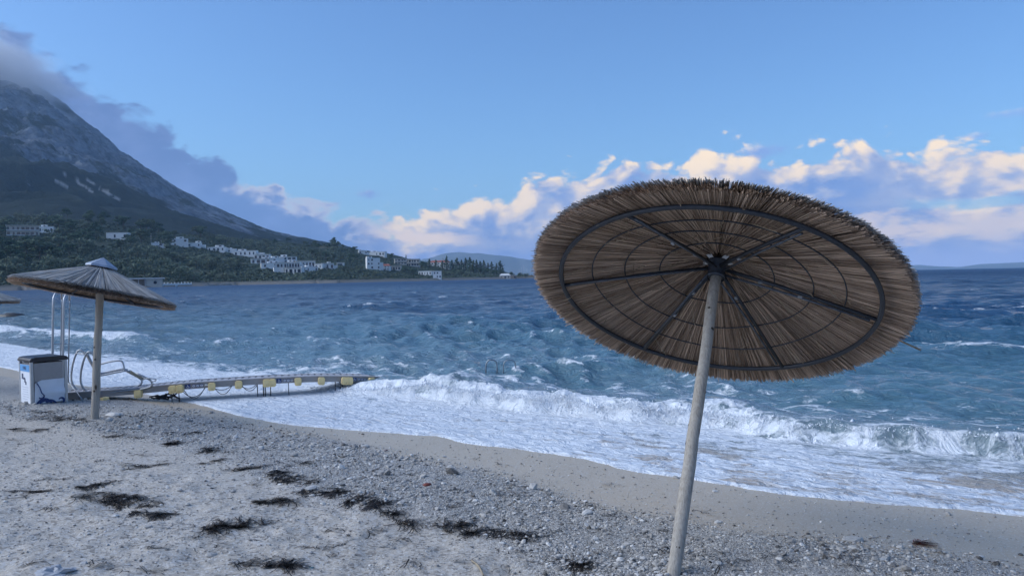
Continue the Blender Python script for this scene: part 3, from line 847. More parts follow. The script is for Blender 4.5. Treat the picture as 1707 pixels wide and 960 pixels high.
while (cnt['pine'] < 150 or cnt['leaf'] < 190) and tries < 9000:
    tries += 1
    px = rt.uniform(-160, 880)
    a = px_az(px); d0 = float(np.interp(a, LA, LD0)); t = rt.uniform(0.02, 1.0) ** 0.8
    D = d0 + t * DEP; x = math.tan(a) * D; z = float(hill_z(x, D))
    py = float(horizon(px)) - (z - ZC) / D * F_PX
    kind = 'pine' if (fbm(np.array([x * 0.008]), np.array([D * 0.008]), 2, 601)[0] > -0.02) else 'leaf'
    if cnt[kind] >= (150 if kind == 'pine' else 190): continue
    h = rt.uniform(11, 24) * float(np.interp(px, [0, 300, 420, 700], [1.0, 0.9, 0.62, 0.55]))
    if kind == 'leaf': h *= 0.8
    if t < 0.2 and px > 380: h *= 0.6
    top = py - h / D * F_PX
    # do not stand in front of a house
    if any(H[0] - 4 < px < H[2] + 4 and top < H[3] - 1.0 and py > H[1] - 1 for H in HOUSES): continue
    if px > 700 and t > 0.45: continue
    if 190 < px < 330 and t < 0.05: continue
    place_tree(kind, (x, D, z), h, rt.uniform(0.95, 1.4)); cnt[kind] += 1
for px, top in [(716, 430), (727, 431), (738, 432), (745, 424), (754, 428), (762, 424), (770, 431), (777, 426), (784, 423), (790, 427), (795, 423), (801, 431), (807, 428), (814, 433), (820, 432), (828, 434), (834, 433), (838, 440)]:
    a = px_az(px); d0 = float(np.interp(a, LA, LD0)); D = d0 + 0.62 * DEP; x = math.tan(a) * D; z = float(hill_z(x, D))
    h = max(8, (horizon(px) - top) / F_PX * D + ZC - z)
    h = min(h, 30) * rt.uniform(0.72, 1.08); D += rt.uniform(-60, 60); x = math.tan(a) * D; z = float(hill_z(x, D))
    place_tree('conifer', (x, D, z), h, rt.uniform(1.3, 2.3))
for px, yb, h in [(786, 456, 13), (800, 457, 12), (812, 458, 13), (824, 460, 11), (835, 458, 10), (770, 460, 10), (756, 458, 9), (742, 462, 8), (708, 447, 11), (703, 448, 13), (853, 462, 9), (866, 463, 8), (876, 464, 8)]:
    p = hill_hit(px, yb); place_tree('pine', p, h, 1.25, ('dark spreading pine on the far headland', 'pine tree', 'pines on the far headland'))
p = hill_hit(557, 410); place_tree('pine', p, 17, 0.8, ('lone round-topped pine standing up from the bare ridge skyline', 'pine tree'))
p = hill_hit(677, 437); place_tree('conifer', p, 15, 0.9, ('single pointed conifer rising above the beige apartments', 'conifer'))
p = hill_hit(495, 455); place_tree('leaf', p, 7, 1.3, ('round green tree in front of the lowest resort tier', 'tree'))

# scrub between the trees
n = 15000
px = rt.uniform(-200, 888, n); A_ = np.arctan((px - CX) / F_PX); D0 = np.interp(A_, LA, LD0)
t = rt.uniform(0.012, 1.0, n) ** 0.85; D = D0 + t * DEP; x = np.tan(A_) * D; z = hill_z(x, D)
py = horizon(px) - (z - ZC) / D * F_PX
ok = np.ones(n, bool)
for H in HOUSES: ok &= ~((px > H[0] - 2) & (px < H[2] + 2) & (py > H[1] - 1) & (py < H[3] - 0.5))
ok &= fbm(x * 0.015, D * 0.015, 3, 611) > -0.35
ok &= ~((px > 195) & (px < 330) & (t < 0.03))
x, D, z, t = x[ok], D[ok], z[ok], t[ok]; n = len(x)
per = 9
R0 = rt.uniform(0.7, 2.3, n)
d = rt.normal(size=(n, per, 3)); d /= np.linalg.norm(d, axis=2)[..., None]; d[..., 2] = np.abs(d[..., 2])
p = np.stack([x, D, z], 1)[:, None, :] + d * (R0[:, None, None] * np.array([1.2, 1.2, 0.95]))
a = rt.normal(size=(n, per, 3)); a -= d * (a * d).sum(2)[..., None]; a /= np.linalg.norm(a, axis=2)[..., None]; bb = np.cross(d, a)
s1 = R0[:, None, None] * rt.uniform(0.45, 0.95, (n, per, 1))
V = np.concatenate([(p - a * s1).reshape(-1, 3), (p - bb * s1 * 0.7).reshape(-1, 3), (p + a * s1).reshape(-1, 3), (p + bb * s1 * 0.7).reshape(-1, 3)])
i = np.arange(n * per); m_ = n * per
tn = np.repeat(np.clip(0.5 + 0.8 * fbm(x * 0.02, D * 0.02, 3, 621) + rt.normal(0, 0.2, n), 0, 1), per)
m_scrub = foliage_mat('scrub_leaves', (0.020, 0.046, 0.034), (0.088, 0.125, 0.085))
o = link_obj('scrub', fast_mesh('scrub', V, np.stack([i, i + m_, i + 2 * m_, i + 3 * m_], 1), m_scrub, False, {'tone': np.tile(tn, 4)}))
tag(o, 'dense green scrub covering the far hillside', 'scrub', kind='stuff')

# ------------------------------------------------------------------ houses across the bay
m_white = simple('white_render', (0.78, 0.78, 0.76), 0.85, var=0.12, scale=0.6)
m_beige = simple('beige_render', (0.58, 0.52, 0.44), 0.85, var=0.15, scale=0.6)
m_brown = simple('brown_boards', (0.30, 0.24, 0.19), 0.85, var=0.2, scale=0.8)
m_glass, _, _ = material('dark_window_glass', (0.03, 0.04, 0.055), 0.12)
m_tile = simple('red_roof_tiles', (0.34, 0.11, 0.075), 0.85, var=0.3, scale=1.5)
m_slab = simple('roof_slab', (0.70, 0.69, 0.66), 0.8, var=0.12, scale=0.5)
m_stone = simple('shore_stone', (0.36, 0.34, 0.31), 0.9, var=0.35, scale=1.0, bmp=0.4)
wcache = {}
def house(x0, y0, x1, y1, floors, cols, style, label, base=None):
    mid = (x0 + x1) / 2
    p = hill_hit(mid, y1) if base is None else base
    D = p[1]; W = (x1 - x0) / F_PX * D; H = (y1 - y0) / F_PX * D; dep = max(6.0, min(W * 0.55, 12))
    yaw = math.atan2(-p[0], p[1]) * 0.6 + rt.uniform(-0.32, 0.32)
    root = empty('house', tuple(p), yaw)
    wm = {'balcony': m_beige, 'hip': m_beige}.get(style, m_white)
    if 'shed' in label: wm = m_brown
    roofh = 0.0 if style not in ('red', 'hip') else min(H * 0.34, 4.0)
    hw = H - roofh
    w = MB(); w.box((0, dep / 2, hw / 2 - 2.0), (W, dep, hw + 4.0)); w.build('wall', wm, root)
    r = MB()
    if roofh:
        e = 0.5
        vs = [(-W / 2 - e, -e, hw), (W / 2 + e, -e, hw), (W / 2 + e, dep + e, hw), (-W / 2 - e, dep + e, hw), (-W / 2 + W * 0.16, dep / 2, hw + roofh), (W / 2 - W * 0.16, dep / 2, hw + roofh)]
        r.add(vs, [(0, 1, 5, 4), (1, 2, 5), (2, 3, 4, 5), (3, 0, 4), (3, 2, 1, 0)])
        ro = r.build('roof', m_tile if style == 'red' else m_slab, root)
        c = MB(); c.box((W * 0.2, dep * 0.55, hw + roofh * 0.9), (0.9, 0.9, 1.6)); c.build('chimney', m_white, ro)
    else:
        ov = 1.4 if style in ('balcony', 'open') else 0.25
        r.box((0, dep / 2 - ov / 2, hw + 0.17), (W + (1.6 if style == 'balcony' else 0.3), dep + ov + 0.3, 0.34)); r.build('roof', m_slab, root)
    fh = hw / floors
    for f in range(floors):
        if cols == 0: break
        cw = W / cols
        ww = cw * (0.66 if style in ('open', 'balcony') else 0.42); wh = fh * (0.62 if style in ('open', 'balcony') else 0.46)
        for k in range(cols):
            cx_ = -W / 2 + cw * (k + 0.5); cz = f * fh + fh * (0.40 if style in ('open', 'balcony') else 0.50)
            if style == 'flat' and rt.random() < 0.25: continue
            ww = cw * (0.66 if style in ('open', 'balcony') else 0.42) * rt.uniform(0.55, 1.25); cx_ += cw * rt.uniform(-0.1, 0.1)
            g = MB(); g.box((cx_, -0.02, cz), (ww, 0.10, wh)); win = g.build('window', m_glass, root)
            s = MB(); s.box((cx_, -0.16, cz - wh / 2 - 0.08), (ww + 0.2, 0.24, 0.12)); s.build('sill', m_slab, win)
        if style == 'balcony':
            g = MB(); g.box((0, -0.9, f * fh + 0.08), (W, 1.7, 0.2)); g.box((0, -1.7, f * fh + 0.62), (W, 0.1, 0.9)); g.build('balcony', m_slab, root)
        if style == 'open':
            for k in range(cols + 1):
                g = MB(); g.box((-W / 2 + cw * k, -1.15, f * fh + fh / 2 - 0.4), (0.34, 0.34, fh + 0.6)); g.build('pillar', wm, root)
    if style in ('open', 'flat') and W > 13 and not base and rt.random() < 0.75:
        uw = W * rt.uniform(0.28, 0.5); ux = rt.uniform(-0.5, 0.5) * (W - uw); uh = rt.uniform(1.6, 2.8)
        g = MB(); g.box((ux, dep * 0.62, hw + 0.3 + uh / 2), (uw, dep * 0.6, uh)); ub = g.build('upper_block', wm, root)
        g = MB(); g.box((ux + uw * 0.15, dep * 0.32 - 0.03, hw + 0.3 + uh * 0.5), (uw * 0.35, 0.1, uh * 0.55)); g.build('window', m_glass, ub)
        sw = W * rt.uniform(0.18, 0.35); sg = rt.choice([-1, 1])
        g = MB(); g.box((sg * (W / 2 + sw / 2 - 0.2), dep * 0.45, hw * 0.3 - 1.5), (sw, dep * 0.6, hw * 0.6 + 3.0)); g.build('side_block', wm, root)
    if style in ('open', 'flat') and W > 12:
        g = MB(); g.box((0, -3.2, -1.2), (W * 1.04, 0.4, 2.6)); g.build('terrace_wall', wm, root)
    tag(root, label, 'house', 'houses across the bay')
    return root
for H in HOUSES: house(*H)

# flat-roofed beach pavilion on the far shore and the fence beside it
pb = hill_hit(235, 477.5)
root = empty('beach_pavilion', tuple(pb), -math.atan2(pb[0], pb[1]) * 0.7)
D = pb[1]; W = 66 / F_PX * D; H = 14 / F_PX * D
g = MB(); g.box((0, 3.5, H - 0.35), (W * 1.06, 9, 0.9)); g.build('roof', m_slab, root)
g = MB(); g.box((W * 0.30, 3.5, H / 2 - 1), (W * 0.36, 6.5, H - 0.9 + 2)); g.build('wall', m_beige, root)
g = MB(); g.box((-W * 0.2, 5.5, H / 2 - 1), (W * 0.6, 3.5, H - 0.9 + 2)); g.build('back_wall', m_brown, root)
g = MB(); g.lathe([(0.0, 0.0), (1.3, 0.0), (1.3, 0.25), (0, 0.25)], 18, Matrix.Translation((W * 0.33, 0.2, H * 0.45)) @ Matrix.Rotation(math.pi / 2, 4, 'X')); g.build('round_window', m_glass, root)
for k in range(5):
    g = MB(); g.box((-W * 0.5 + k * W * 0.15, -0.5, H / 2 - 1.4), (0.4, 0.4, H - 0.9 + 1)); g.build('pillar', m_slab, root)
tag(root, 'flat-roofed white beach pavilion with round window on the far shore', 'pavilion')
p0, p1 = hill_hit(268, 477.0), hill_hit(319, 476.5)
root = empty('shore_fence', tuple(p0), math.atan2(p1[1] - p0[1], p1[0] - p0[0]))
Lf = math.hypot(p1[0] - p0[0], p1[1] - p0[1])
g = MB(); g.box((Lf / 2, 0, 0.3), (Lf, 0.4, 3.4)); g.build('panel', m_white, root)
for k in range(10):
    g = MB(); g.box((Lf * k / 9, 0.0, 1.2), (0.5, 0.55, 4.0)); g.build('post', m_white, root)
tag(root, 'long white shore fence running from the beach pavilion', 'fence')
# stone quay in front of the pavilion
q0, q1 = hill_hit(150, 480.5), hill_hit(385, 476.0)
g = MB(); nq = 40; r4 = np.random.default_rng(4)
for k in range(nq):
    t = (k + 0.5) / nq; pp = q0 + (q1 - q0) * t
    g.box((pp[0], pp[1] - 4, 0.5), (8.5, 5 + r4.uniform(0, 2), 2.0 + r4.uniform(-0.4, 0.6)), Matrix.Rotation(r4.uniform(-0.2, 0.2), 3, 'Z'), 0.85)
o = g.build('quay', m_stone); tag(o, 'low stone quay in front of the beach pavilion', 'quay')

# utility poles
m_pole = simple('grey_pole', (0.45, 0.45, 0.45), 0.8)
for px, yb, h, lab in [(252, 407, 15, 'tall utility pole beside the low white hut'), (269, 409, 8, 'short utility pole behind the low white hut')]:
    p = hill_hit(px, yb); root = empty('utility_pole', tuple(p))
    g = MB(); g.tube([(0, 0, -1), (0, 0, h)], 0.22, 6); g.build('post', m_pole, root)
    g = MB(); g.box((0, 0, h - 0.8), (1.8, 0.15, 0.2)); g.build('cross_arm', m_pole, root)
    tag(root, lab, 'utility pole')

# moored yachts behind the headland
m_hull = simple('white_hull', (0.75, 0.76, 0.77), 0.35, var=0.08, scale=1)
m_mast = simple('mast_metal', (0.6, 0.61, 0.63), 0.4, 0.6)
for k, (px, top, lab) in enumerate([(865, 449, 'moored yacht with the shortest mast at the harbour'), (869, 445, 'moored yacht with a tall bare mast beside the shortest-masted one'), (873, 442, 'moored yacht with the tallest mast at the harbour'), (878, 446, 'moored yacht with a white hull outermost but one'), (884, 448, 'outermost moored yacht at the harbour')]):
    D = 1275.0 + 14 * k; p = at_depth(px, 466, D); p[2] = 0.0
    root = empty('yacht', tuple(p), 0.5 + 0.15 * k)
    h = (horizon(px) - top) / F_PX * D + ZC
    g = MB(); n = 9; vs = []; fs = []
    for i in range(n):
        t = i / (n - 1); xx = -5.5 + 11 * t; w = 1.7 * max(0.0, 1 - max(0, t - 0.35) ** 2 / 0.4225) ** 0.8 + 0.02
        vs += [(xx, -w, 1.35 + 0.35 * t), (xx, -w * 0.6, -0.2), (xx, w * 0.6, -0.2), (xx, w, 1.35 + 0.35 * t)]
    for i in range(n - 1):
        a = 4 * i; fs += [(a + q, a + 4 + q, a + 5 + q, a + 1 + q) for q in range(3)] + [(a + 3, a + 7, a + 4, a)]
    fs += [(0, 1, 2, 3), (4 * n - 1, 4 * n - 2, 4 * n - 3, 4 * n - 4)]
    g.add(vs, fs); hull = g.build('hull', m_hull, root)
    g = MB(); g.box((0.3, 0, 1.85), (4.0, 1.7, 0.7), taper=0.8); g.build('cabin', m_hull, root)
    g = MB(); g.tube([(0.8, 0, 1.2), (0.8, 0, h)], 0.16, 6); ms = g.build('mast', m_mast, root)
    g = MB(); g.tube([(0.8, 0, 2.8), (-3.8, 0, 2.9)], 0.14, 6); g.build('boom', m_mast, ms)
    tag(root, lab, 'yacht', 'yachts moored at the headland')

# ------------------------------------------------------------------ reed parasols
def reed_mat(name, lo, hi, grey):
    m, nt, b = material(name, rough=0.85, spec=0.2)
    tone = attr(nt, 'tone'); v = coords(nt)
    f = noise(nt, vscale(nt, v, (1, 1, 1)), 30, 3, 0.6)
    c = mix(nt, tone, lo, hi); c = mix(nt, (f - 0.4).clamp() * 1.6, c, grey)
    put(nt, b.inputs['Base Color'], c)
    return m
m_reed = reed_mat('brown_reed', (0.21, 0.142, 0.100), (0.80, 0.600, 0.445), (0.50, 0.39, 0.31))
m_reed_top = reed_mat('weathered_reed', (0.30, 0.29, 0.275), (0.68, 0.66, 0.63), (0.52, 0.50, 0.48))
m_straw = reed_mat('pale_straw', (0.26, 0.195, 0.13), (0.50, 0.40, 0.28), (0.36, 0.30, 0.23))
m_core = simple('light_stop_brown', (0.16, 0.115, 0.085), 0.9, var=0.4, scale=40)
m_frame = simple('dark_steel_frame', (0.05, 0.058, 0.072), 0.5, 0.4, var=0.3, scale=30)
m_frame_l = simple('worn_steel', (0.13, 0.15, 0.18), 0.4, 0.5, var=0.6, scale=25)
m_tie = simple('grey_tie', (0.35, 0.37, 0.40), 0.5, var=0.2)
m_knot = simple('dark_knot', (0.085, 0.065, 0.05), 0.9, var=0.5, scale=60)
m_clip = simple('white_clip', (0.80, 0.81, 0.82), 0.5, var=0.1)
m_cap = simple('blue_grey_cap', (0.33, 0.38, 0.46), 0.5, 0.2, var=0.2, scale=12)
m_wood, nt, b = material('weathered_pole', rough=0.8, spec=0.2)
v = coords(nt)
g1 = noise(nt, vscale(nt, v, (1, 1, 0.05)), 70, 5, 0.65, 0.4); g2 = noise(nt, v, 3.0, 4, 0.6)
kn = voro(nt, vscale(nt, v, (1.0, 1.0, 0.42)), 5.5, 'F1')
c = mix(nt, (g1 - 0.25) * 1.8, (0.20, 0.175, 0.145), (0.50, 0.455, 0.39))
c = mix(nt, (g2 - 0.35).clamp() * 1.4, c, (0.40, 0.375, 0.34))
c = mix(nt, 1.0 - kn.step(0.05, 0.13), c, (0.075, 0.055, 0.04))
put(nt, b.inputs['Base Color'], c); put(nt, b.inputs['Normal'], bump(nt, g1 - kn * 0.4, 0.5, 0.012))

RC, R1, SLOPE = 1.386, 1.167, 0.344 / 1.167      # rim, hoop, drop per metre of radius
def straws(n, r0f, r1f, zf, wid, rng, jit, mat, name, segs=4, sag=0.005):
    """radial reeds lying on the cone; z = -slope*r + layer height"""
    th = rng.uniform(0, 2 * math.pi, n); ra = r0f(n); rb = r1f(n); w = wid * rng.uniform(0.55, 1.7, n)
    dth = rng.normal(0, jit, n); z0 = zf(n); bow = rng.normal(0, sag, n)
    q = np.linspace(0, 1, segs + 1)
    L = (rb - ra)[:, None] * q[None]
    cx_ = np.cos(th)[:, None] * ra[:, None] + np.cos(th + dth)[:, None] * L
    cy_ = np.sin(th)[:, None] * ra[:, None] + np.sin(th + dth)[:, None] * L
    rad = np.hypot(cx_, cy_)
    cz = -SLOPE * rad + z0[:, None] + (bow[:, None] * np.sin(q * math.pi)[None]) + rng.normal(0, 0.004, n)[:, None] * q[None]
    C = np.stack([cx_, cy_, cz], -1)
    side = np.stack([-np.sin(th + dth), np.cos(th + dth), np.zeros(n)], -1); upv = np.array([0, 0, 1.0])
    ring = []
    for k in range(3):
        al = 2 * math.pi * k / 3 + rng.uniform(0, 6.28, n)
        o = (np.cos(al)[:, None] * side + np.sin(al)[:, None] * upv) * w[:, None] * 0.5
        ring.append(C + o[:, None, :] * np.linspace(1.0, 0.8, segs + 1)[None, :, None])
    V = np.stack(ring, 2).reshape(-1, 3)                      # n, segs+1, 3
    base = (np.arange(n) * (segs + 1) * 3)[:, None, None]
    i = np.arange(segs)[None, :, None] * 3; k = np.arange(3)[None, None, :]
    F = np.stack([base + i + k, base + i + (k + 1) % 3, base + i + 3 + (k + 1) % 3, base + i + 3 + k], -1).reshape(-1, 4)
    tn = np.clip(rng.normal(0.45, 0.32, n) + 0.10 * np.sin(th * 9 + 1.0) + 0.12 * np.sin(th * 41 + 2.0), 0, 1)
    caps = (np.arange(n) * (segs + 1) * 3)[:, None] + np.array([[segs * 3, segs * 3 + 1, segs * 3 + 2, segs * 3 + 2]])
    return fast_mesh(name, V, F, mat, True, {'tone': np.repeat(tn, (segs + 1) * 3)})
ru = np.random.default_rng(31)
rimf = lambda n: RC + ru.normal(-0.012, 0.013, n)
me_under = straws(8500, lambda n: ru.uniform(0.08, 1.12, n), lambda n: RC + ru.normal(-0.022, 0.016, n), lambda n: ru.uniform(-0.003, 0.030, n), 0.0068, ru, 0.018, m_reed, 'reed_thatch')
me_mid = straws(4200, lambda n: ru.uniform(0.7, 1.15, n), rimf, lambda n: ru.uniform(0.012, 0.062, n), 0.0072, ru, 0.018, m_reed, 'rim_thatch', 3)
me_top = straws(6500, lambda n: ru.uniform(0.12, 1.0, n), lambda n: RC + ru.normal(-0.004, 0.013, n), lambda n: ru.uniform(0.055, 0.085, n), 0.008, ru, 0.02, m_reed_top, 'top_thatch')
g = MB(); g.lathe([(0.03, 0.04), (0.4, -SLOPE * 0.4 + 0.045), (1.30, -SLOPE * 1.30 + 0.05), (1.30, -SLOPE * 1.30 + 0.06), (0.4, -SLOPE * 0.4 + 0.07), (0.03, 0.09)], 48)  # solid cone added between the reed layers to stop light leaking through
me_core = g.mesh('light_stop', m_core)
def ring_mesh(r, tr, z, name, mat, wob=0.0, seg=84, k=6):
    g = MB(); pts = []
    for i in range(seg + 1):
        t = 2 * math.pi * (i % seg) / seg
        rr = r * (1 + wob * math.sin(3 * t + r * 7)); pts.append((rr * math.cos(t), rr * math.sin(t), -SLOPE * rr + z + wob * 0.3 * math.sin(6 * t + r * 11)))
    g.tube(pts, tr, k, caps=False); return g.mesh(name, mat)
me_hoop = ring_mesh(R1, 0.0185, -0.036, 'hoop', m_frame, 0.004, 96, 8)
me_wires = [ring_mesh(r, 0.0055, -0.032, 'wire_ring', m_frame, 0.012) for r in (0.43, 0.70, 0.93)]
g = MB(); g.tube([(0.05, 0, -0.10), (0.5, 0.0, -SLOPE * 0.5 - 0.055), (R1 - 0.005, 0, -SLOPE * R1 - 0.038)], 0.0145, 8); me_rib = g.mesh('rib', m_frame)
g = MB(); g.tube([(0.06, 0.035, -0.13), (0.62, 0.022, -SLOPE * 0.62 - 0.075), (R1 - 0.06, 0.024, -SLOPE * (R1 - 0.06) - 0.055)], 0.0095, 6); me_strut = g.mesh('strut', m_frame_l)
me_ties = []
for rr_ in (0.33, 0.62):
    g = MB(); g.box((rr_, 0.006, -SLOPE * rr_ - 0.080), (0.030, 0.020, 0.012)); me_ties.append(g.mesh('tie', m_tie))
g = MB(); g.lathe([(0.0, -0.18), (0.062, -0.18), (0.066, -0.17), (0.066, -0.06), (0.078, -0.055), (0.078, -0.035), (0.03, -0.03), (0.0, -0.03)], 20); me_hub = g.mesh('hub', m_frame)
g = MB(); g.lathe([(0.068, -0.188), (0.071, -0.186), (0.071, -0.166), (0.068, -0.164)], 20); me_band = g.mesh('band', m_frame_l)
g = MB(); g.add([(0.055, -0.022, -0.045), (0.055, 0.022, -0.045), (0.115, 0.026, -0.030), (0.125, 0.0, -0.042), (0.115, -0.02, -0.034), (0.075, 0, -0.012)], [(0, 1, 5), (1, 2, 5), (2, 3, 5), (3, 4, 5), (4, 0, 5), (0, 4, 3, 2, 1)]); me_clip = g.mesh('clip', m_clip)
g = MB(); vs = [(0, 0, 0.19)]; nseg = 6
for i in range(nseg):
    t = 2 * math.pi * i / nseg; vs.append((0.27 * math.cos(t), 0.27 * math.sin(t), -SLOPE * 0.27 + 0.145))
for i in range(nseg):
    t = 2 * math.pi * i / nseg; vs.append((0.275 * math.cos(t), 0.275 * math.sin(t), -SLOPE * 0.27 + 0.115))
g.add(vs, [(0, 1 + i, 1 + (i + 1) % nseg) for i in range(nseg)] + [(1 + i, 1 + nseg + i, 1 + nseg + (i + 1) % nseg, 1 + (i + 1) % nseg) for i in range(nseg)]); me_cap = g.mesh('cap', m_cap)

def axis_matrix(origin, axis, spin=0.0, sc=1.0, zs=1.0):
    z = Vector(axis).normalized(); x = Vector((1, 0, 0)); x = (x - z * x.dot(z)).normalized(); y = z.cross(x)
    M = Matrix(((x[0], y[0], z[0], origin[0]), (x[1], y[1], z[1], origin[1]), (x[2], y[2], z[2], origin[2]), (0, 0, 0, 1)))
    return M @ Matrix.Rotation(spin, 4, 'Z') @ Matrix.Diagonal((sc, sc, sc * zs, 1))
def parasol(base, pole_axis, L, axis, spin, sc, label, loose=0, rp=0.043, zs=1.0):
    root = empty('reed_parasol', tuple(float(c) for c in base))
    pa = Vector(pole_axis).normalized()
    g = MB(); pts = []; rad = []
    sd_ = random.Random(int(base[0] * 100))
    for i in range(15):
        t = i / 14; pts.append(pa * (-0.45 + (L - 0.10 + 0.45) * t) + Vector((sd_.gauss(0, 0.003), sd_.gauss(0, 0.003), 0))); rad.append(rp * (1.03 - 0.07 * t) * (1 + sd_.gauss(0, 0.02)))
    g.tube(pts, rp, 16, radii=rad); g.build('pole', m_wood, root)
    side_ = pa.cross(Vector((1, 0, 0))).normalized(); oth = pa.cross(side_)
    for k in range(9):
        t = 0.25 + 0.21 * k + sd_.uniform(-0.08, 0.08); al = sd_.uniform(0, 6.28)
        nrm = (side_ * math.cos(al) + oth * math.sin(al)); rr_ = sd_.uniform(0.008, 0.018)
        Mk = axis_matrix(pa * t + nrm * (rp * 0.965), nrm)
        g = MB(); g.lathe([(0.0, 0.004), (rr_ * 0.5, 0.004), (rr_, 0.0015), (rr_ * 1.25, -0.004)], 10, Mk); g.build('knot', m_knot, root)
    M = axis_matrix(pa * L, axis, spin, sc, zs)
    hub = link_obj('hub', me_hub, root, M); link_obj('band', me_band, hub)
    for k in range(5): link_obj('clip', me_clip, hub, Matrix.Rotation(k * 1.2566 + 0.3 + 0.2 * math.sin(k * 7), 4, 'Z') @ Matrix.Rotation(0.2 * math.sin(k * 5), 4, 'X'))
    link_obj('cap', me_cap, root, M); link_obj('hoop', me_hoop, root, M)
    for w in me_wires: link_obj('wire_ring', w, root, M)
    for k in range(6):
        rb_ = link_obj('rib', me_rib, root, M @ Matrix.Rotation(k * math.pi / 3 + 0.05 * math.sin(k * 3), 4, 'Z'))
        link_obj('strut', me_strut, rb_)
        for tm_ in me_ties[:1 + k % 2]: link_obj('tie', tm_, rb_)
    link_obj('light_stop', me_core, root, M)
    for me in (me_under, me_mid): tag(link_obj('reed_thatch', me, root, M), kind='stuff')
    tag(link_obj('reed_thatch', me_top, root, M), kind='stuff', label='grey weathered reeds on top of the canopy')
    rl = random.Random(5)
    for k in range(loose):
        th = rl.uniform(0, 6.28); r = rl.uniform(0.15, 1.18); L_ = rl.uniform(0.05, 0.22); dv = th + rl.gauss(0, 0.7)
        p = Vector((r * math.cos(th), r * math.sin(th), -SLOPE * r - 0.008)); q = Vector((math.cos(dv), math.sin(dv), 0)); z = -SLOPE
        e = p + q * L_ + Vector((0, 0, z * L_ * math.cos(dv - th) - rl.uniform(0.0, 0.07))); mid = (p + e) / 2 + Vector((rl.gauss(0, 0.005), rl.gauss(0, 0.005), rl.gauss(0.0, 0.008)))
        g = MB(); g.tube(bez([p, mid, e], 3), 0.0028, 4, radii=[0.0030] * 6 + [0.0018]); me = g.mesh('loose_straw', m_straw)
        at = me.attributes.new('tone', 'FLOAT', 'POINT'); at.data.foreach_set('value', [rl.random()] * len(me.vertices))
        link_obj('loose_straw', me, root, M)
    tag(root, label, 'parasol', 'reed beach parasols')
    return root, M
AX = np.array([0.25742, 0.47386, 0.84213])
B0 = np.array([0.99085, 4.89102, 0.23507])
B0[2] = 0.23507
def _proj(p):
    d = np.array(p) - CAM; z = d @ CF
    return np.array([CX + F_PX * (d @ CR) / z, CY - F_PX * (d @ CU) / z])
# turn the ribs to where they show: try spins and keep the best
MM = axis_matrix(Vector(AX) * 2.419, AX)
tgt = [(945, 465), (1075, 585), (1300, 602), (1462, 515), (1345, 378), (1055, 360)]
best = min(np.radians(np.arange(0, 60, 1.0)), key=lambda a: sum(min(np.hypot(*(_proj(np.array(B0) + np.array(MM @ Vector((R1 * math.cos(a + k * math.pi / 3), R1 * math.sin(a + k * math.pi / 3), -SLOPE * R1)))) - t)) for k in range(6)) for t in tgt))
main, MM = parasol(B0, AX, 2.419, AX, float(best), 1.0, 'large brown reed parasol leaning on a wooden pole, underside ribs showing', 130)
# one long rod sticking out through the reeds on the seaward side
e0 = Matrix.Rotation(-best, 3, 'Z') @ Vector((1.36 * math.cos(0.02), 1.36 * math.sin(0.02), -SLOPE * 1.36 + 0.03))
g = MB(); g.tube([e0 * 0.85, e0, e0 * 1.13], 0.007, 6); me = g.mesh('loose_rod', m_straw)
me.attributes.new('tone', 'FLOAT', 'POINT'); link_obj('loose_rod', me, main, MM)

bl = on_ground(158, 698)
apex = at_depth(168, 450, bl[1] + 0.02)
pv_ = Vector(apex - bl)
parasol(bl, pv_, pv_.length, (0.17, 0.16, 1), 0.35, 0.80, 'grey weathered reed parasol upright beside the litter bin', 10, 0.056, 1.25)
# a third one, of which only the rim shows
b3 = at_depth(-74, 500, 15.5); b3[2] = float(ground_z(b3[0], b3[1]))
ap = at_depth(-74, 472, 15.5)
pv_ = Vector(ap - b3)
parasol(b3, pv_, pv_.length, (0.10, 0.02, 1), 0.8, 0.80, 'reed parasol farther along the beach, only its rim in view', 0, 0.056)

# ------------------------------------------------------------------ rail that carries a chair into the sea
m_alu = simple('dull_aluminium', (0.36, 0.34, 0.325), 0.55, 0.25, var=0.2, scale=6)
m_deck = simple('pale_deck', (0.50, 0.47, 0.47), 0.6, 0.1, var=0.25, scale=9)
m_slot = simple('dark_slot', (0.07, 0.075, 0.09), 0.7)
m_yel = simple('cream_yellow_plastic', (0.92, 0.70, 0.33), 0.6, var=0.15, scale=14)
m_blue = simple('sticker_blue', (0.03, 0.06, 0.20), 0.5, var=0.1)
m_wht = simple('sticker_white', (0.82, 0.82, 0.82), 0.5, var=0.08)
m_cable = simple('black_cable', (0.03, 0.035, 0.045), 0.6)
m_steel = simple('stainless_steel', (0.46, 0.47, 0.48), 0.42, 0.75, var=0.15, scale=12)
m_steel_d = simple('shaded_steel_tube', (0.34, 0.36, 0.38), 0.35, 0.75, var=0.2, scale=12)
m_sling = simple('grey_sling_fabric', (0.30, 0.29, 0.30), 0.9, var=0.2, scale=60)
m_sling_o = simple('olive_sling_fabric', (0.13, 0.13, 0.10), 0.9, var=0.3, scale=60)
RAILP = [(96, 656.5, 13.80), (200, 649.5, 13.9), (300, 640.0, 14.05), (370, 635.2, 14.25), (440, 630.8, 14.45), (530, 627.4, 14.75), (600, 627.6, 15.05), (640, 629.5, 15.3), (700, 637.5, 15.8)]
RP = bez([at_depth(*p) for p in RAILP], 6)
RX = [_proj(p)[0] for p in RP]
def rail_at(px):
    """point on the near top edge and the direction of the rail there"""
    k = int(np.clip(np.searchsorted(RX, px) - 1, 0, len(RP) - 2)); t = (px - RX[k]) / (RX[k + 1] - RX[k])
    p = RP[k].lerp(RP[k + 1], t); d = (RP[k + 1] - RP[k]).normalized(); return p, d
rail = empty('sea_access_rail', tuple(RP[0]))
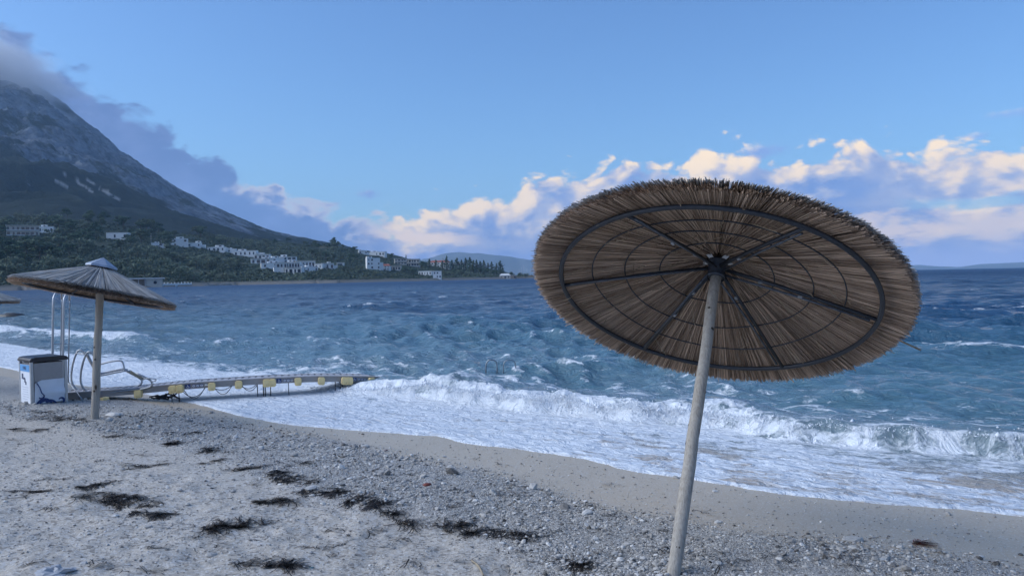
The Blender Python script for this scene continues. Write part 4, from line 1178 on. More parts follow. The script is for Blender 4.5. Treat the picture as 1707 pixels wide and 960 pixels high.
rail.location = (RP[0][0], RP[0][1], float(ground_z(RP[0][0], RP[0][1])))
O = Vector(rail.location)
def sweep(name, mat, y0, y1, z0, z1, a=0, b_=None, parent=rail):
    """a rectangular bar following the rail; y away from the viewer, z down from the top edge"""
    g = MB(); vs = []; P = RP[a:b_]
    for i, p in enumerate(P):
        d = (P[min(i + 1, len(P) - 1)] - P[max(i - 1, 0)]).normalized(); side = Vector((-d[1], d[0], 0)).normalized()
        for (yy, zz) in ((y0, z0), (y1, z0), (y1, z1), (y0, z1)): vs.append(p - O + side * yy + Vector((0, 0, zz)))
    n = len(P); fs = [(4 * i + k, 4 * i + (k + 1) % 4, 4 * i + 4 + (k + 1) % 4, 4 * i + 4 + k) for i in range(n - 1) for k in range(4)] + [(3, 2, 1, 0), (4 * n - 4, 4 * n - 3, 4 * n - 2, 4 * n - 1)]
    g.add(vs, fs); return g.build(name, mat, parent)
near_b = sweep('beam', m_alu, 0.0, 0.06, 0.0, -0.105)
sweep('beam', m_alu, 0.50, 0.56, 0.0, -0.105)
sweep('flange', m_deck, -0.018, 0.085, 0.014, 0.001, parent=near_b)
sweep('deck', m_alu, 0.087, 0.47, -0.012, -0.032)
for k in range(0, 46):
    px = 112 + 11.4 * k; p, d = rail_at(px); side = Vector((-d[1], d[0], 0)).normalized()
    q = p - O + side * 0.28 + Vector((0, 0, -0.010)); M = Matrix((d, side, d.cross(side))).transposed()
    g = MB(); g.box(q, (0.075, 0.37, 0.018), M); g.build('slat', m_deck, rail)
def block_mesh():
    g = MB(); g.prism([(x * 0.062, z * 0.07) for x, z in ((-1, -0.7), (-0.7, -1), (0.7, -1), (1, -0.7), (1, 0.7), (0.7, 1), (-0.7, 1), (-1, 0.7))], -0.045, 0.045, 1)
    g.prism([(x * 0.045, z * 0.05) for x, z in ((-1, -0.7), (-0.7, -1), (0.7, -1), (1, -0.7), (1, 0.7), (0.7, 1), (-0.7, 1), (-1, 0.7))], -0.055, -0.044, 1)
    return g.mesh('float_block', m_yel)
me_blk = block_mesh()
g = MB(); g.lathe([(0.0, -0.006), (0.012, -0.006), (0.014, 0.004)], 10, Matrix.Rotation(math.pi / 2, 4, 'X')); me_bolt = g.mesh('bolt', m_slot)
for i, px in enumerate((232, 288.5, 300.5, 353, 398, 444, 454, 496.5, 535, 573.5, 581.5, 618)):
    p, d = rail_at(px); side = Vector((-d[1], d[0], 0)).normalized(); up = d.cross(side)
    q = p - O - side * 0.05 + Vector((0, 0, -0.082)) if i else p - O - side * 0.05 + Vector((0, 0, -0.10))
    M = Matrix(((d[0], side[0], up[0], q[0]), (d[1], side[1], up[1], q[1]), (d[2], side[2], up[2], q[2]), (0, 0, 0, 1)))
    o = link_obj('float_block', me_blk, rail, M @ Matrix.Rotation(0.06 * math.sin(i * 5), 4, 'Y'))
    link_obj('bolt', me_bolt, o, Matrix.Translation((0.02 * math.sin(i * 3), -0.056, -0.035)))
p, d = rail_at(178); side = Vector((-d[1], d[0], 0)).normalized()
link_obj('float_block', me_blk, rail, Matrix.Translation(p - O - side * 0.10 + Vector((0, 0, -0.13))) @ Matrix.Rotation(1.5, 4, 'Y') @ Matrix.Rotation(0.6, 4, 'X') @ Matrix.Diagonal((0.5, 1, 1, 1)))
# pictogram stickers: a wheelchair sign and three ring signs, then a white lettering strip
def sticker_set(px0, sc):
    p, d = rail_at(px0); side = Vector((-d[1], d[0], 0)).normalized(); up = d.cross(side)
    q = p - O - side * 0.004 + Vector((0, 0, -0.055))
    M = Matrix(((d[0], side[0], up[0], q[0]), (d[1], side[1], up[1], q[1]), (d[2], side[2], up[2], q[2]), (0, 0, 0, 1))) @ Matrix.Diagonal((sc * 0.9, sc, sc * 0.72, 1))
    s = 0.055
    g = MB(); g.box((0, 0, 0), (s * 1.8, 0.004, s * 2.0)); plate = g.build('access_sign', m_blue, rail, M)
    g = MB(); e = -0.006
    g.tube([(-0.008, e, 0.036), (-0.003, e, 0.036)], 0.008, 8)
    g.tube([(-0.005, e, 0.026), (-0.002, e, -0.004), (0.016, e, -0.004), (0.026, e, -0.028), (0.033, e, -0.026)], 0.005, 5)
    g.tube([(-0.004, e, 0.012), (0.014, e, 0.012)], 0.004, 5)
    g.tube([(0.0 + 0.022 * math.cos(t), e, -0.018 + 0.022 * math.sin(t)) for t in np.linspace(2.2, 6.0, 12)], 0.0045, 5)
    g.build('wheelchair_symbol', m_wht, plate)
    for k in range(3):
        cx_ = 0.115 + 0.075 * k
        g = MB(); g.box((cx_, 0, 0), (0.062, 0.004, 0.07)); pl = g.build('ring_sign', m_blue, rail, M)
        g = MB(); g.tube([(cx_ + 0.022 * math.cos(t), e, 0.022 * math.sin(t)) for t in np.linspace(0, 6.2832, 17)], 0.0065, 5, caps=False)
        g.tube([(cx_ - 0.012, e, -0.012 + 0.024 * (k % 2)), (cx_ + 0.012, e, 0.012 - 0.024 * (k % 2))], 0.004, 4); g.build('ring_symbol', m_wht, pl)
    g = MB(); g.box((0.365, 0, 0.0), (0.085, 0.004, 0.026)); g.box((0.345, 0, 0.02), (0.03, 0.004, 0.012)); g.build('lettering_strip', m_wht, rail, M)
sticker_set(313, 1.0); sticker_set(465, 0.98); sticker_set(591, 0.85)
# legs and slack cables
for px, dz, r in ((285, 0.30, 0.009), (297, 0.30, 0.009), (428, 0.36, 0.009), (438, 0.40, 0.011), (441, 0.40, 0.011), (450, 0.42, 0.009), (480, 0.26, 0.007), (558, 0.24, 0.009), (566, 0.30, 0.010), (570, 0.30, 0.010), (579, 0.30, 0.010), (583, 0.28, 0.010)):
    p, d = rail_at(px); q = p - O
    g = MB(); g.tube([q + Vector((0, 0.02, -0.10)), q + Vector((0.005, 0.02, -0.10 - dz))], r, 6); g.build('leg', m_cable, rail)
for a_, b_, s1 in ((303, 343, 0.15), (307, 342, 0.18), (356, 386, 0.06), (358, 387, 0.14), (402, 428, 0.07), (404, 430, 0.11)):
    pa, d = rail_at(a_); pb_, _ = rail_at(b_); pts = []
    for t in np.linspace(0, 1, 12):
        q = pa.lerp(pb_, t) - O + Vector((0, -0.03, -0.10 - s1 * 4 * t * (1 - t))); pts.append(q)
    g = MB(); g.tube(pts, 0.0065, 5); g.build('cable', m_cable, rail)
g = MB()
for k in range(9):
    p, d = rail_at(244 + 3.2 * k); q = p - O + Vector((0, 0.1, -0.19 - 0.02 * (k % 3))); g.tube([q, q + Vector((0.13, 0.05, 0.02 - 0.05 * (k % 2))), q + Vector((0.28, 0.0, -0.02 + 0.09 * (k % 2)))], 0.014, 5)
g.build('dark_webbing', m_cable, rail)
tag(rail, 'long low aluminium access rail with cream yellow blocks running into the surf', 'access rail')

# reclining tube-frame chair on the rail
chair = empty('reclining_chair', tuple(rail_at(180)[0]))
CO = Vector(chair.location)
def cp(px, py, D): return Vector(at_depth(px, py, D)) - CO
def chair_side(D, ox, oy):
    pts = [(126 + ox, 589 + oy), (133 + ox, 584.5 + oy), (141 + ox, 588.5 + oy)]
    loop = bez([cp(141 + ox, 590 + oy, D), cp(138 + ox, 585.5 + oy, D), cp(133 + ox, 584 + oy, D), cp(128.5 + ox, 587 + oy, D), cp(124 + ox, 598 + oy, D), cp(120 + ox, 615 + oy, D), cp(119 + ox, 632 + oy, D), cp(123 + ox, 644 + oy, D), cp(132 + ox, 651.5 + oy, D), cp(146 + ox, 653.5 + oy, D), cp(175 + ox, 651 + oy * 0.8, D), cp(215 + ox, 647.0 + oy * 0.8, D), cp(232 + ox * 1.1, 642.5 + oy, D), cp(236.5 + ox * 1.1, 636 + oy, D), cp(231 + ox * 1.1, 629.5 + oy, D), cp(212 + ox, 619.5 + oy, D)], 5)
    g = MB(); g.tube(loop, 0.0175, 8); return g
chair_side(14.32, 0, -0.5).build('side_frame', m_steel, chair)
chair_side(13.92, 15.5, 2.6).build('side_frame', m_steel, chair)
def seat_rail(D, ox, oy):
    g = MB(); g.tube(bez([cp(141 + ox, 588 + oy, D), cp(151 + ox, 607 + oy, D), cp(160 + ox, 623 + oy, D), cp(166 + ox, 625 + oy, D), cp(190 + ox, 620 + oy, D), cp(205 + ox, 617.5 + oy, D), cp(213 + ox, 619 + oy, D)], 5), 0.015, 8); return g
seat_rail(14.32, 0, -2.5).build('seat_rail', m_steel_d, chair); seat_rail(13.92, 4, 0.4).build('seat_rail', m_steel_d, chair)
def sling(name, a, b_, mat):
    (x0, y0), (x1, y1) = a, b_; g = MB(); vs = []; n = 6
    for i in range(n + 1):
        t = i / n; x = x0 + (x1 - x0) * t; y = y0 + (y1 - y0) * t + 0.8 * math.sin(math.pi * t)
        for D, ox, oy in ((14.31, 0, -2.5), (13.93, 4, 0.4)): vs.append(cp(x + ox, y + oy, D))
    m = len(vs); vs += [Vector(q) + Vector((0, 0, -0.008)) for q in vs]
    fs = [(2 * i, 2 * i + 1, 2 * i + 3, 2 * i + 2) for i in range(n)] + [(m + 2 * i + 2, m + 2 * i + 3, m + 2 * i + 1, m + 2 * i) for i in range(n)]
    fs += [(2 * i + k + 2 * 0, 2 * i + 2 + k, m + 2 * i + 2 + k, m + 2 * i + k) for i in range(n) for k in (0, 1)] + [(0, m, m + 1, 1), (m - 2, m - 1, 2 * m - 1, 2 * m - 2)]
    g.add(vs, fs, True); return g.build(name, mat, chair)
sling('back_sling', (142, 592), (160, 622), m_sling); sling('seat_sling', (163, 623.5), (204, 618), m_sling)
def sling2():
    g = MB(); q = [cp(211, 617.5, 14.25), cp(217, 616.5, 14.25), cp(241, 631, 13.95), cp(232, 630.5, 13.95)]
    g.add([*q, *[c + Vector((0, 0, -0.012)) for c in q]], [(0, 1, 2, 3), (7, 6, 5, 4), (0, 4, 5, 1), (1, 5, 6, 2), (2, 6, 7, 3), (3, 7, 4, 0)]); return g.build('leg_sling', m_sling_o, chair)
sling2()
g = MB(); g.tube(bez([cp(167, 607, 13.92), cp(185, 602.5, 13.92), cp(200, 601, 13.92), cp(205, 605, 13.92), cp(208, 616, 13.92), cp(212, 619, 13.92)], 5), 0.015, 8); g.build('armrest', m_steel, chair)
g = MB(); g.tube([cp(126.5, 588.5, 14.32), cp(141.5, 590.2, 13.95)], 0.012, 6); g.build('cross_bar', m_steel, chair)
g = MB(); g.tube(bez([cp(236, 634, 14.0), cp(244, 630.5, 13.9), cp(254, 631, 13.9), cp(260, 632.5, 13.9), cp(258, 635, 13.9), cp(251, 636, 13.9)], 4), 0.011, 6); g.build('foot_bar', m_steel, chair)
g = MB(); g.tube([cp(130, 654.5, 14.2), cp(215, 647.5, 14.2)], 0.02, 6); g.tube([cp(150, 657.5, 13.9), cp(232, 648.5, 13.9)], 0.02, 6); g.build('slide', m_steel_d, chair)
tag(chair, 'reclining grey tube-frame chair with armrest on the access rail', 'chair')

# tall curved steel handrails behind the bin
hr = empty('tall_handrail', tuple(on_ground(108, 672)))
HO = Vector(hr.location)
def hp(px, py, D): return Vector(at_depth(px, py, D)) - HO
for (x, yb, xo, D) in ((87.5, 671, 101.5, 13.75), (105.0, 671, 114.8, 13.35)):
    top = 492 if x < 100 else 494
    D2 = D + 0.55
    up_ = [hp(x + 0.5, yb, D), hp(x, 600, D), hp(x + 0.8, 540, D), hp(x + 1.6, top + 12, D), hp(x + 3.5, top + 1, D + 0.05), hp(x + 8.5, top - 5.5, D + 0.2), hp(xo + 1.0, top - 4.0, D + 0.42), hp(xo + 1.6, top + 6, D2)]
    g = MB(); g.tube(bez(up_, 5), 0.021, 10); fr = g.build('rail_tube', m_steel, hr)
    dn = [hp(xo + 1.6, top + 6, D2), hp(xo + 1.0, 530, D2), hp(xo - 0.4, 600, D2), hp(xo - 0.8, 634, D2), hp(xo + 3, 640, D2), hp(xo + 23, 667, D2 - 0.4)]
    g = MB(); g.tube(bez(dn, 5), 0.0115, 8); g.build('back_tube', m_steel_d, hr)
    for y in (514, 573, 635.5):
        g = MB(); g.tube([hp(x + 0.6, y, D), hp(xo + (0.8 if y < 600 else -0.8), y + 0.4, D2)], 0.0085, 6); g.build('rung', m_steel_d, hr)
tag(hr, 'tall curved stainless steel handrails standing behind the litter bin', 'handrail')

# ------------------------------------------------------------------ litter bin
m_lid = simple('black_lid', (0.012, 0.012, 0.018), 0.35, var=0.2, scale=10)
m_panel = simple('brushed_panel', (0.30, 0.295, 0.30), 0.4, 0.5, var=0.12, scale=14)
m_paper = simple('white_poster', (0.72, 0.75, 0.80), 0.7, var=0.08, scale=8)
m_band = simple('poster_blue_band', (0.10, 0.32, 0.62), 0.6, var=0.1)
m_ink = simple('poster_ink', (0.05, 0.07, 0.13), 0.6, var=0.1)
m_wave = simple('poster_navy_wave', (0.02, 0.045, 0.16), 0.6, var=0.15)
bp = on_ground(62, 672)
D = bp[1]
bW, bD, bH = 0.525, 0.50, 0.725
cr = on_ground(54, 673.5)                                    # near front edge of the bin
yaw = math.radians(50)
bin_ = empty('litter_bin', (float(cr[0]), float(cr[1]), float(cr[2]) - 0.02), yaw)
# x along the front face (to the right), y to the back
fr = 0.022
for (x, y) in ((0, 0), (bW, 0), (0, bD), (bW, bD)):
    g = MB(); g.box((x, y, bH / 2), (fr * 2, fr * 2, bH)); g.build('post', m_steel, bin_)
g = MB(); g.box((bW / 2, bD / 2, bH * 0.5 - 0.01), (bW - 0.02, bD - 0.02, bH - 0.03)); body = g.build('body', m_panel, bin_)
g = MB(); g.prism([(-0.035, bH), (bW + 0.035, bH), (bW + 0.035, bH + 0.03), (bW + 0.01, bH + 0.062), (bW - 0.05, bH + 0.075), (0.05, bH + 0.075), (-0.01, bH + 0.062), (-0.035, bH + 0.03)], -0.04, bD + 0.04, 1); g.build('lid', m_lid, bin_)
# front: peeling poster on the lower half
g = MB(); vs = []; nx, nz = 8, 8
for j in range(nz + 1):
    for i in range(nx + 1):
        u_, w_ = i / nx, j / nz
        x = 0.03 + (bW - 0.06) * u_; z = 0.02 + 0.39 * w_
        y = -0.016 - 0.012 * math.sin(5 * u_ + 3 * w_) ** 2 - 0.05 * max(0, 1 - abs(w_ - 0.42) * 6) * u_
        if u_ < 0.2 and w_ > 0.5: z -= 0.10 * (0.2 - u_) / 0.2 * (w_ - 0.5); y -= 0.05 * (0.2 - u_) * 5 * (w_ - 0.4)
        vs.append((x, y, z))
vs2 = [(x, y + 0.003, z) for x, y, z in vs]; m = len(vs)
fs = [(j * (nx + 1) + i, j * (nx + 1) + i + 1, (j + 1) * (nx + 1) + i + 1, (j + 1) * (nx + 1) + i) for j in range(nz) for i in range(nx)]
g.add(vs + vs2, fs + [tuple(m + k for k in reversed(f)) for f in fs], True); fp = g.build('peeling_poster', m_paper, bin_)
def crescent(name, cx_, cz, R, r_, dx_, dz_, a0, a1, y, parent):
    g = MB(); vs = []; n = 16
    for i in range(n + 1):
        t = a0 + (a1 - a0) * i / n; vs.append((cx_ + R * math.cos(t), y, cz + R * math.sin(t))); vs.append((cx_ + dx_ + r_ * math.cos(t), y, cz + dz_ + r_ * math.sin(t)))
    m = len(vs); vs += [(x, yy + 0.002, z) for x, yy, z in vs]
    fs = [(2 * i, 2 * i + 1, 2 * i + 3, 2 * i + 2) for i in range(n)]
    g.add(vs, fs + [tuple(m + k for k in reversed(f)) for f in fs]); return g.build(name, m_wave, parent)
crescent('wave_print', 0.17, -0.02, 0.125, 0.095, 0.02, -0.03, 0.05, 3.0, -0.034, fp)
crescent('wave_print', 0.25, -0.05, 0.125, 0.10, 0.02, -0.02, 0.3, 2.2, -0.035, fp)
crescent('wave_print', 0.44, 0.035, 0.055, 0.035, -0.012, -0.008, -0.9, 2.6, -0.034, fp)
crescent('wave_print', 0.13, 0.14, 0.05, 0.036, -0.006, 0.012, -2.6, 0.4, -0.040, fp)
g = MB(); g.tube([(0.06, -0.045, 0.37), (0.10, -0.055, 0.29), (0.125, -0.06, 0.20), (0.16, -0.06, 0.155)], 0.009, 5); g.build('peeled_edge', m_wave, fp)
g = MB(); g.box((bW / 2, -0.004, bH * 0.75), (bW - 0.07, 0.008, bH * 0.42)); g.build('front_panel', m_panel, bin_)
# left side: information poster with a blue heading
g = MB(); g.box((-0.014, bD / 2, 0.345), (0.006, bD - 0.06, 0.66)); sp_ = g.build('side_poster', m_paper, bin_)
g = MB(); g.box((-0.0195, bD / 2, 0.615), (0.004, bD - 0.07, 0.115)); bd = g.build('heading_band', m_band, sp_)
cu = bpy.data.curves.new('heading', 'FONT'); cu.body = 'HAE'; cu.size = 0.085; cu.extrude = 0.001; cu.align_x = 'CENTER'; cu.align_y = 'CENTER'
tmp = bpy.data.objects.new('heading_tmp', cu); COL.objects.link(tmp)
dg = bpy.context.evaluated_depsgraph_get(); me = bpy.data.meshes.new_from_object(tmp.evaluated_get(dg)); me.materials.clear(); me.materials.append(m_ink)
bpy.data.objects.remove(tmp)
Mt = Matrix(((0, 0, -1, -0.0235), (-1, 0, 0, bD / 2), (0, 1, 0, 0.615), (0, 0, 0, 1)))
link_obj('heading_lettering', me, bd, Mt)
g = MB()
for (y, z, w_, h_) in ((0.37, 0.47, 0.07, 0.09), (0.30, 0.435, 0.10, 0.035), (0.26, 0.40, 0.05, 0.06), (0.22, 0.36, 0.05, 0.055)): g.box((-0.0185, y, z), (0.003, w_, h_))
g.build('picture_print', m_ink, sp_)
m_gr = simple('poster_grey', (0.50, 0.53, 0.60), 0.7, var=0.1)
for k in range(6):
    g = MB(); g.box((-0.0185, bD / 2 + 0.02 * math.sin(k * 3), 0.29 - 0.04 * k), (0.003, 0.28 - 0.03 * (k % 3), 0.009)); g.build('text_line', m_gr, sp_)
crescent('x', 0, 0, 0.01, 0.005, 0, 0, 0, 1, 0, sp_)
bpy.data.objects.remove([o for o in sp_.children if o.name == 'x'][0])
tag(bin_, 'square steel litter bin with black lid and torn white posters', 'litter bin')

# handrail hoops of a ladder standing in the sea
for px, w, lab in ((820, 10, 'thicker of the two steel ladder hoops rising from the waves'), (850, 11, 'thinner of the two steel ladder hoops rising from the waves')):
    p = on_plane(px, 612, 0.0); D = p[1]
    q = lambda x, y: Vector(at_depth(x, y, D)) - Vector(p)
    g = MB(); g.tube(bez([q(px - w, 622), q(px - w + 0.5, 607), q(px - w * 0.5, 600.5), q(px + w * 0.25, 600.0), q(px + w * 0.72, 603.5), q(px + w * 0.85, 610), q(px + w * 0.85, 622)], 5), 0.017 if px < 830 else 0.013, 8)
    o = g.build('ladder_hoop', m_steel_d); o.location = tuple(p); tag(o, lab, 'ladder hoop', 'ladder hoops in the sea')

# dark rock awash off the beach
p = on_plane(18, 527, 0.0)
g = MB(); rr = random.Random(3); rings = []
for j in range(5):
    z = [-0.4, 0.0, 0.14, 0.22, 0.25][j]; R_ = [0.95, 0.8, 0.6, 0.36, 0.05][j]
    for i in range(12):
        t = i * math.pi / 6; k = R_ * rr.uniform(0.8, 1.2); g.v.append((k * 1.3 * math.cos(t), k * 0.7 * math.sin(t), z + rr.uniform(-0.04, 0.04)))
g.f += [(j * 12 + i, j * 12 + (i + 1) % 12, j * 12 + 12 + (i + 1) % 12, j * 12 + 12 + i) for j in range(4) for i in range(12)]; g.sm += [True] * 48
m_rock = simple('dark_wet_rock', (0.035, 0.035, 0.035), 0.45, var=0.5, scale=6, bmp=0.6)
o = g.build('sea_rock', m_rock); o.location = tuple(p); tag(o, 'dark rock awash in the sea off the beach', 'rock')

# ------------------------------------------------------------------ stones, gravel, weed and flotsam on the beach
m_peb, nt, b = material('pebble', rough=0.8, spec=0.25)
tone = attr(nt, 'tone'); oi = nt.nodes.new('ShaderNodeObjectInfo'); v = coords(nt)
tt_ = tone + 0.0
f = noise(nt, v, 60, 4, 0.6)
c = ramp(nt, tt_, [(0.0, (0.045, 0.042, 0.04)), (0.15, (0.14, 0.13, 0.12)), (0.45, (0.33, 0.31, 0.285)), (0.75, (0.52, 0.50, 0.47)), (1.0, (0.74, 0.72, 0.69))])
c = mix(nt, (f - 0.35).clamp() * 1.2, c, (0.36, 0.33, 0.29))
put(nt, b.inputs['Base Color'], c); put(nt, b.inputs['Normal'], bump(nt, f, 0.3, 0.01))
def ico():
    t = (1 + 5 ** 0.5) / 2
    V = np.array([(-1, t, 0), (1, t, 0), (-1, -t, 0), (1, -t, 0), (0, -1, t), (0, 1, t), (0, -1, -t), (0, 1, -t), (t, 0, -1), (t, 0, 1), (-t, 0, -1), (-t, 0, 1)], float); V /= np.linalg.norm(V[0])
    F = np.array([(0, 11, 5), (0, 5, 1), (0, 1, 7), (0, 7, 10), (0, 10, 11), (1, 5, 9), (5, 11, 4), (11, 10, 2), (10, 7, 6), (7, 1, 8), (3, 9, 4), (3, 4, 2), (3, 2, 6), (3, 6, 8), (3, 8, 9), (4, 9, 5), (2, 4, 11), (6, 2, 10), (8, 6, 7), (9, 8, 1)])
    return V, F
IV, IF = ico()
rg = np.random.default_rng(77)
def pebbles(n, size_fn, accept, sink=0.25, rmax=16.0, rmin=3.2):
    out = []
    while sum(len(o) for o in out) < n:
        # even in the picture-independent sense, but denser near the visitor
        k = 60000; a = np.radians(rg.uniform(-40, 40, k)); r = rmin * (rmax / rmin) ** rg.uniform(0, 1, k) 
        x, y = np.sin(a) * r, np.cos(a) * r
        ok = rg.random(k) < accept(x, y); out.append(np.stack([x[ok], y[ok]], 1))
    P = np.concatenate(out)[:n]; x, y = P[:, 0], P[:, 1]
    sz = size_fn(x, y, n)
    z = ground_z(x, y)
    S_ = sz[:, None] * np.stack([rg.uniform(0.8, 1.4, n), rg.uniform(0.7, 1.1, n), rg.uniform(0.35, 0.75, n)], 1)
    V = IV[None] * rg.uniform(0.75, 1.2, (n, 12, 1)) * S_[:, None, :]
    th = rg.uniform(0, 6.28, n); ti = rg.normal(0, 0.25, n)
    c, s = np.cos(th)[:, None], np.sin(th)[:, None]
    vx = V[..., 0] * c - V[..., 1] * s; vy = V[..., 0] * s + V[..., 1] * c; vz = V[..., 2] + V[..., 0] * ti[:, None]
    W = np.stack([vx + x[:, None], vy + y[:, None], vz + (z + S_[:, 2] * (1 - 2 * sink) * 0.9)[:, None]], -1).reshape(-1, 3)
    F = (IF[None] + 12 * np.arange(n)[:, None, None]).reshape(-1, 3)
    tn = np.clip(rg.normal(0.55, 0.23, n) + (rg.random(n) < 0.07) * -0.5, 0, 1)
    return W, F, np.repeat(tn, 12), P, sz
def acc(x, y):
    s, n = sn(x, y); d = edge(s) - n
    g_ = gravel_mask(s, n)
    base = 0.035 + 0.10 * np.clip(fbm(x * 0.7, y * 0.7, 3, 801) + 0.25, 0, 1) + 0.12 * sstep(-8, -11, s) * sstep(4.5, 5.5, n)
    patch = np.clip(0.62 + 0.9 * fbm(x * 1.6, y * 1.6, 3, 805), 0.12, 1)
    return (np.maximum(g_ * patch, base)) * (d > 0.12)
Vg, Fg, Tg, _, _ = pebbles(26000, lambda x, y, n: rg.lognormal(math.log(0.0072), 0.48, n) * (0.8 + 0.35 * gravel_mask(*sn(x, y))) * np.clip(np.hypot(x, y) / 7, 0.9, 1.2), acc)
o = link_obj('gravel', fast_mesh('gravel', Vg, Fg, m_peb, False, {'tone': Tg}))
tag(o, 'grey and white gravel scattered in a band along the beach', 'gravel', kind='stuff')
# fine shingle and shell grit between
OV = np.array([[1, 0, 0], [-1, 0, 0], [0, 1, 0], [0, -1, 0], [0, 0, 1], [0, 0, -1]], float)
OF = np.array([[0, 2, 4], [2, 1, 4], [1, 3, 4], [3, 0, 4], [2, 0, 5], [1, 2, 5], [3, 1, 5], [0, 3, 5]])
k = 260000; a = np.radians(rg.uniform(-40, 40, k)); r = 3.2 * (13.0 / 3.2) ** rg.uniform(0, 1, k); x, y = np.sin(a) * r, np.cos(a) * r
s, n = sn(x, y); d = edge(s) - n
pr = np.clip(0.10 + 0.42 * np.clip(fbm(x * 0.9, y * 0.9, 3, 821) + 0.3, 0, 1) + 0.5 * gravel_mask(s, n), 0, 1) * (d > 0.1) * np.where(n > 6.4, 0.35, 1.0)
ok = rg.random(k) < pr * 0.62; x, y = x[ok][:62000], y[ok][:62000]; m = len(x)
sz = rg.lognormal(math.log(0.0050), 0.4, m) * np.clip(np.hypot(x, y) / 7, 0.8, 1.3)
V = OV[None] * rg.uniform(0.6, 1.4, (m, 6, 1)) * (sz[:, None] * np.stack([rg.uniform(0.8, 1.5, m), rg.uniform(0.7, 1.2, m), rg.uniform(0.35, 0.7, m)], 1))[:, None, :]
W = (V + np.stack([x, y, ground_z(x, y) + sz * 0.25], 1)[:, None, :]).reshape(-1, 3)
o = link_obj('shingle', fast_mesh('shingle', W, (OF[None] + 6 * np.arange(m)[:, None, None]).reshape(-1, 3), m_peb, False, {'tone': np.repeat(np.clip(rg.normal(0.5, 0.25, m), 0, 1), 6)}))
tag(o, 'fine shingle and shell grit strewn over the sand', 'shingle', kind='stuff')
# larger stones one can pick out
rs_ = random.Random(12)
stone_me = []
for k in range(6):
    g = MB(); import bmesh
    bm = bmesh.new(); bmesh.ops.create_icosphere(bm, subdivisions=2, radius=1.0)
    for vv in bm.verts:
        q = vv.co; f_ = 1 + 0.22 * math.sin(q.x * 3.1 + k * 2) * math.cos(q.y * 2.7 + k) + 0.08 * math.sin(q.z * 7 + k * 3) + rs_.uniform(-0.04, 0.04); vv.co = q * f_
    me = bpy.data.meshes.new('stone'); bm.to_mesh(me); bm.free(); me.materials.append(m_peb)
    at = me.attributes.new('tone', 'FLOAT', 'POINT'); at.data.foreach_set('value', [[0.75, 0.6, 0.85, 0.5, 0.68, 0.9][k]] * len(me.vertices)); stone_me.append(me)
STON = [(190, 690, 26, 9, 'flat pale stone slab lying by the upright parasol pole'), (140, 938, 13, 9, 'rounded pale stone beside the crumpled pale rag'),
        (352, 924, 22, 9, 'flat oval pale stone on the open sand'), (520, 825, 11, 6, 'white pebble next to the long seaweed line'), (838, 904, 10, 6, 'white pebble at the end of the seaweed line'),
        (978, 853, 22, 9, 'long pale stone on the upper edge of the gravel'), (993, 897, 12, 7, 'white stone among sparse gravel near the dark weed tuft'), (1420, 898, 33, 9, 'broad pale stone slab near the wet sand'),
        (1459, 930, 14, 9, 'round white stone below the broad pale slab'), (1127, 795, 12, 6, 'dark stone at the foam edge beside the leaning pole'), (1197, 869, 16, 6, 'white stone right beside the leaning pole'),
        (1192, 818, 12, 4, 'small pale stone on the wet sand near the leaning pole'), (782, 869, 14, 7, 'cream stone above the seaweed tufts'), (750, 777, 12, 7, 'white stone where gravel meets wet sand'), (608, 743, 16, 5, 'thin pale stone near the foam')]
def stone(px, py, wpx, hpx, label, group=None, k=None):
    p = on_ground(px, py + hpx * 0.3); D = p[1]; w = wpx / F_PX * D / 2
    root = link_obj('stone', stone_me[rs_.randrange(6) if k is None else k])
    hz_ = max(0.3 * w, hpx / F_PX * D * 0.42)
    root.scale = (w, w * 0.75, hz_); root.rotation_euler = (rs_.uniform(-0.1, 0.1), rs_.uniform(-0.1, 0.1), rs_.uniform(-0.4, 0.4))
    root.location = (p[0], p[1], float(ground_z(p[0], p[1])) + hz_ * 0.45); tag(root, label, 'stone', group)
for a in STON: stone(*a)
for k in range(150):
    px = rs_.uniform(10, 1690); 
    py = rs_.uniform(712, 950)
    p = on_ground(px, py); s, n = sn(p[0], p[1]); d = float(edge(np.array([s]))[0]) - n
    if d < 0.35: continue
    gm = float(gravel_mask(np.array([s]), np.array([n]))[0])
    if rs_.random() > 0.25 + gm: continue
    w = rs_.uniform(0.013, 0.028) * F_PX / p[1] * 2
    stone(px, py, w, w * rs_.uniform(0.35, 0.6), 'small loose pale stone lying on the gravel and sand', 'loose stones on the beach')
# red bits
m_red = simple('dark_red_stone', (0.22, 0.055, 0.04), 0.8, var=0.3)
for px, py, w, lab in ((712, 807, 15, 'dark red stone on the gravel'), (643, 750, 6, 'tiny red brick chip on the wet sand')):
    stone(px, py, w, w * 0.5, lab, None, 1); o = COL.objects[-1]; o.data = o.data.copy(); o.data.materials.clear(); o.data.materials.append(m_red)

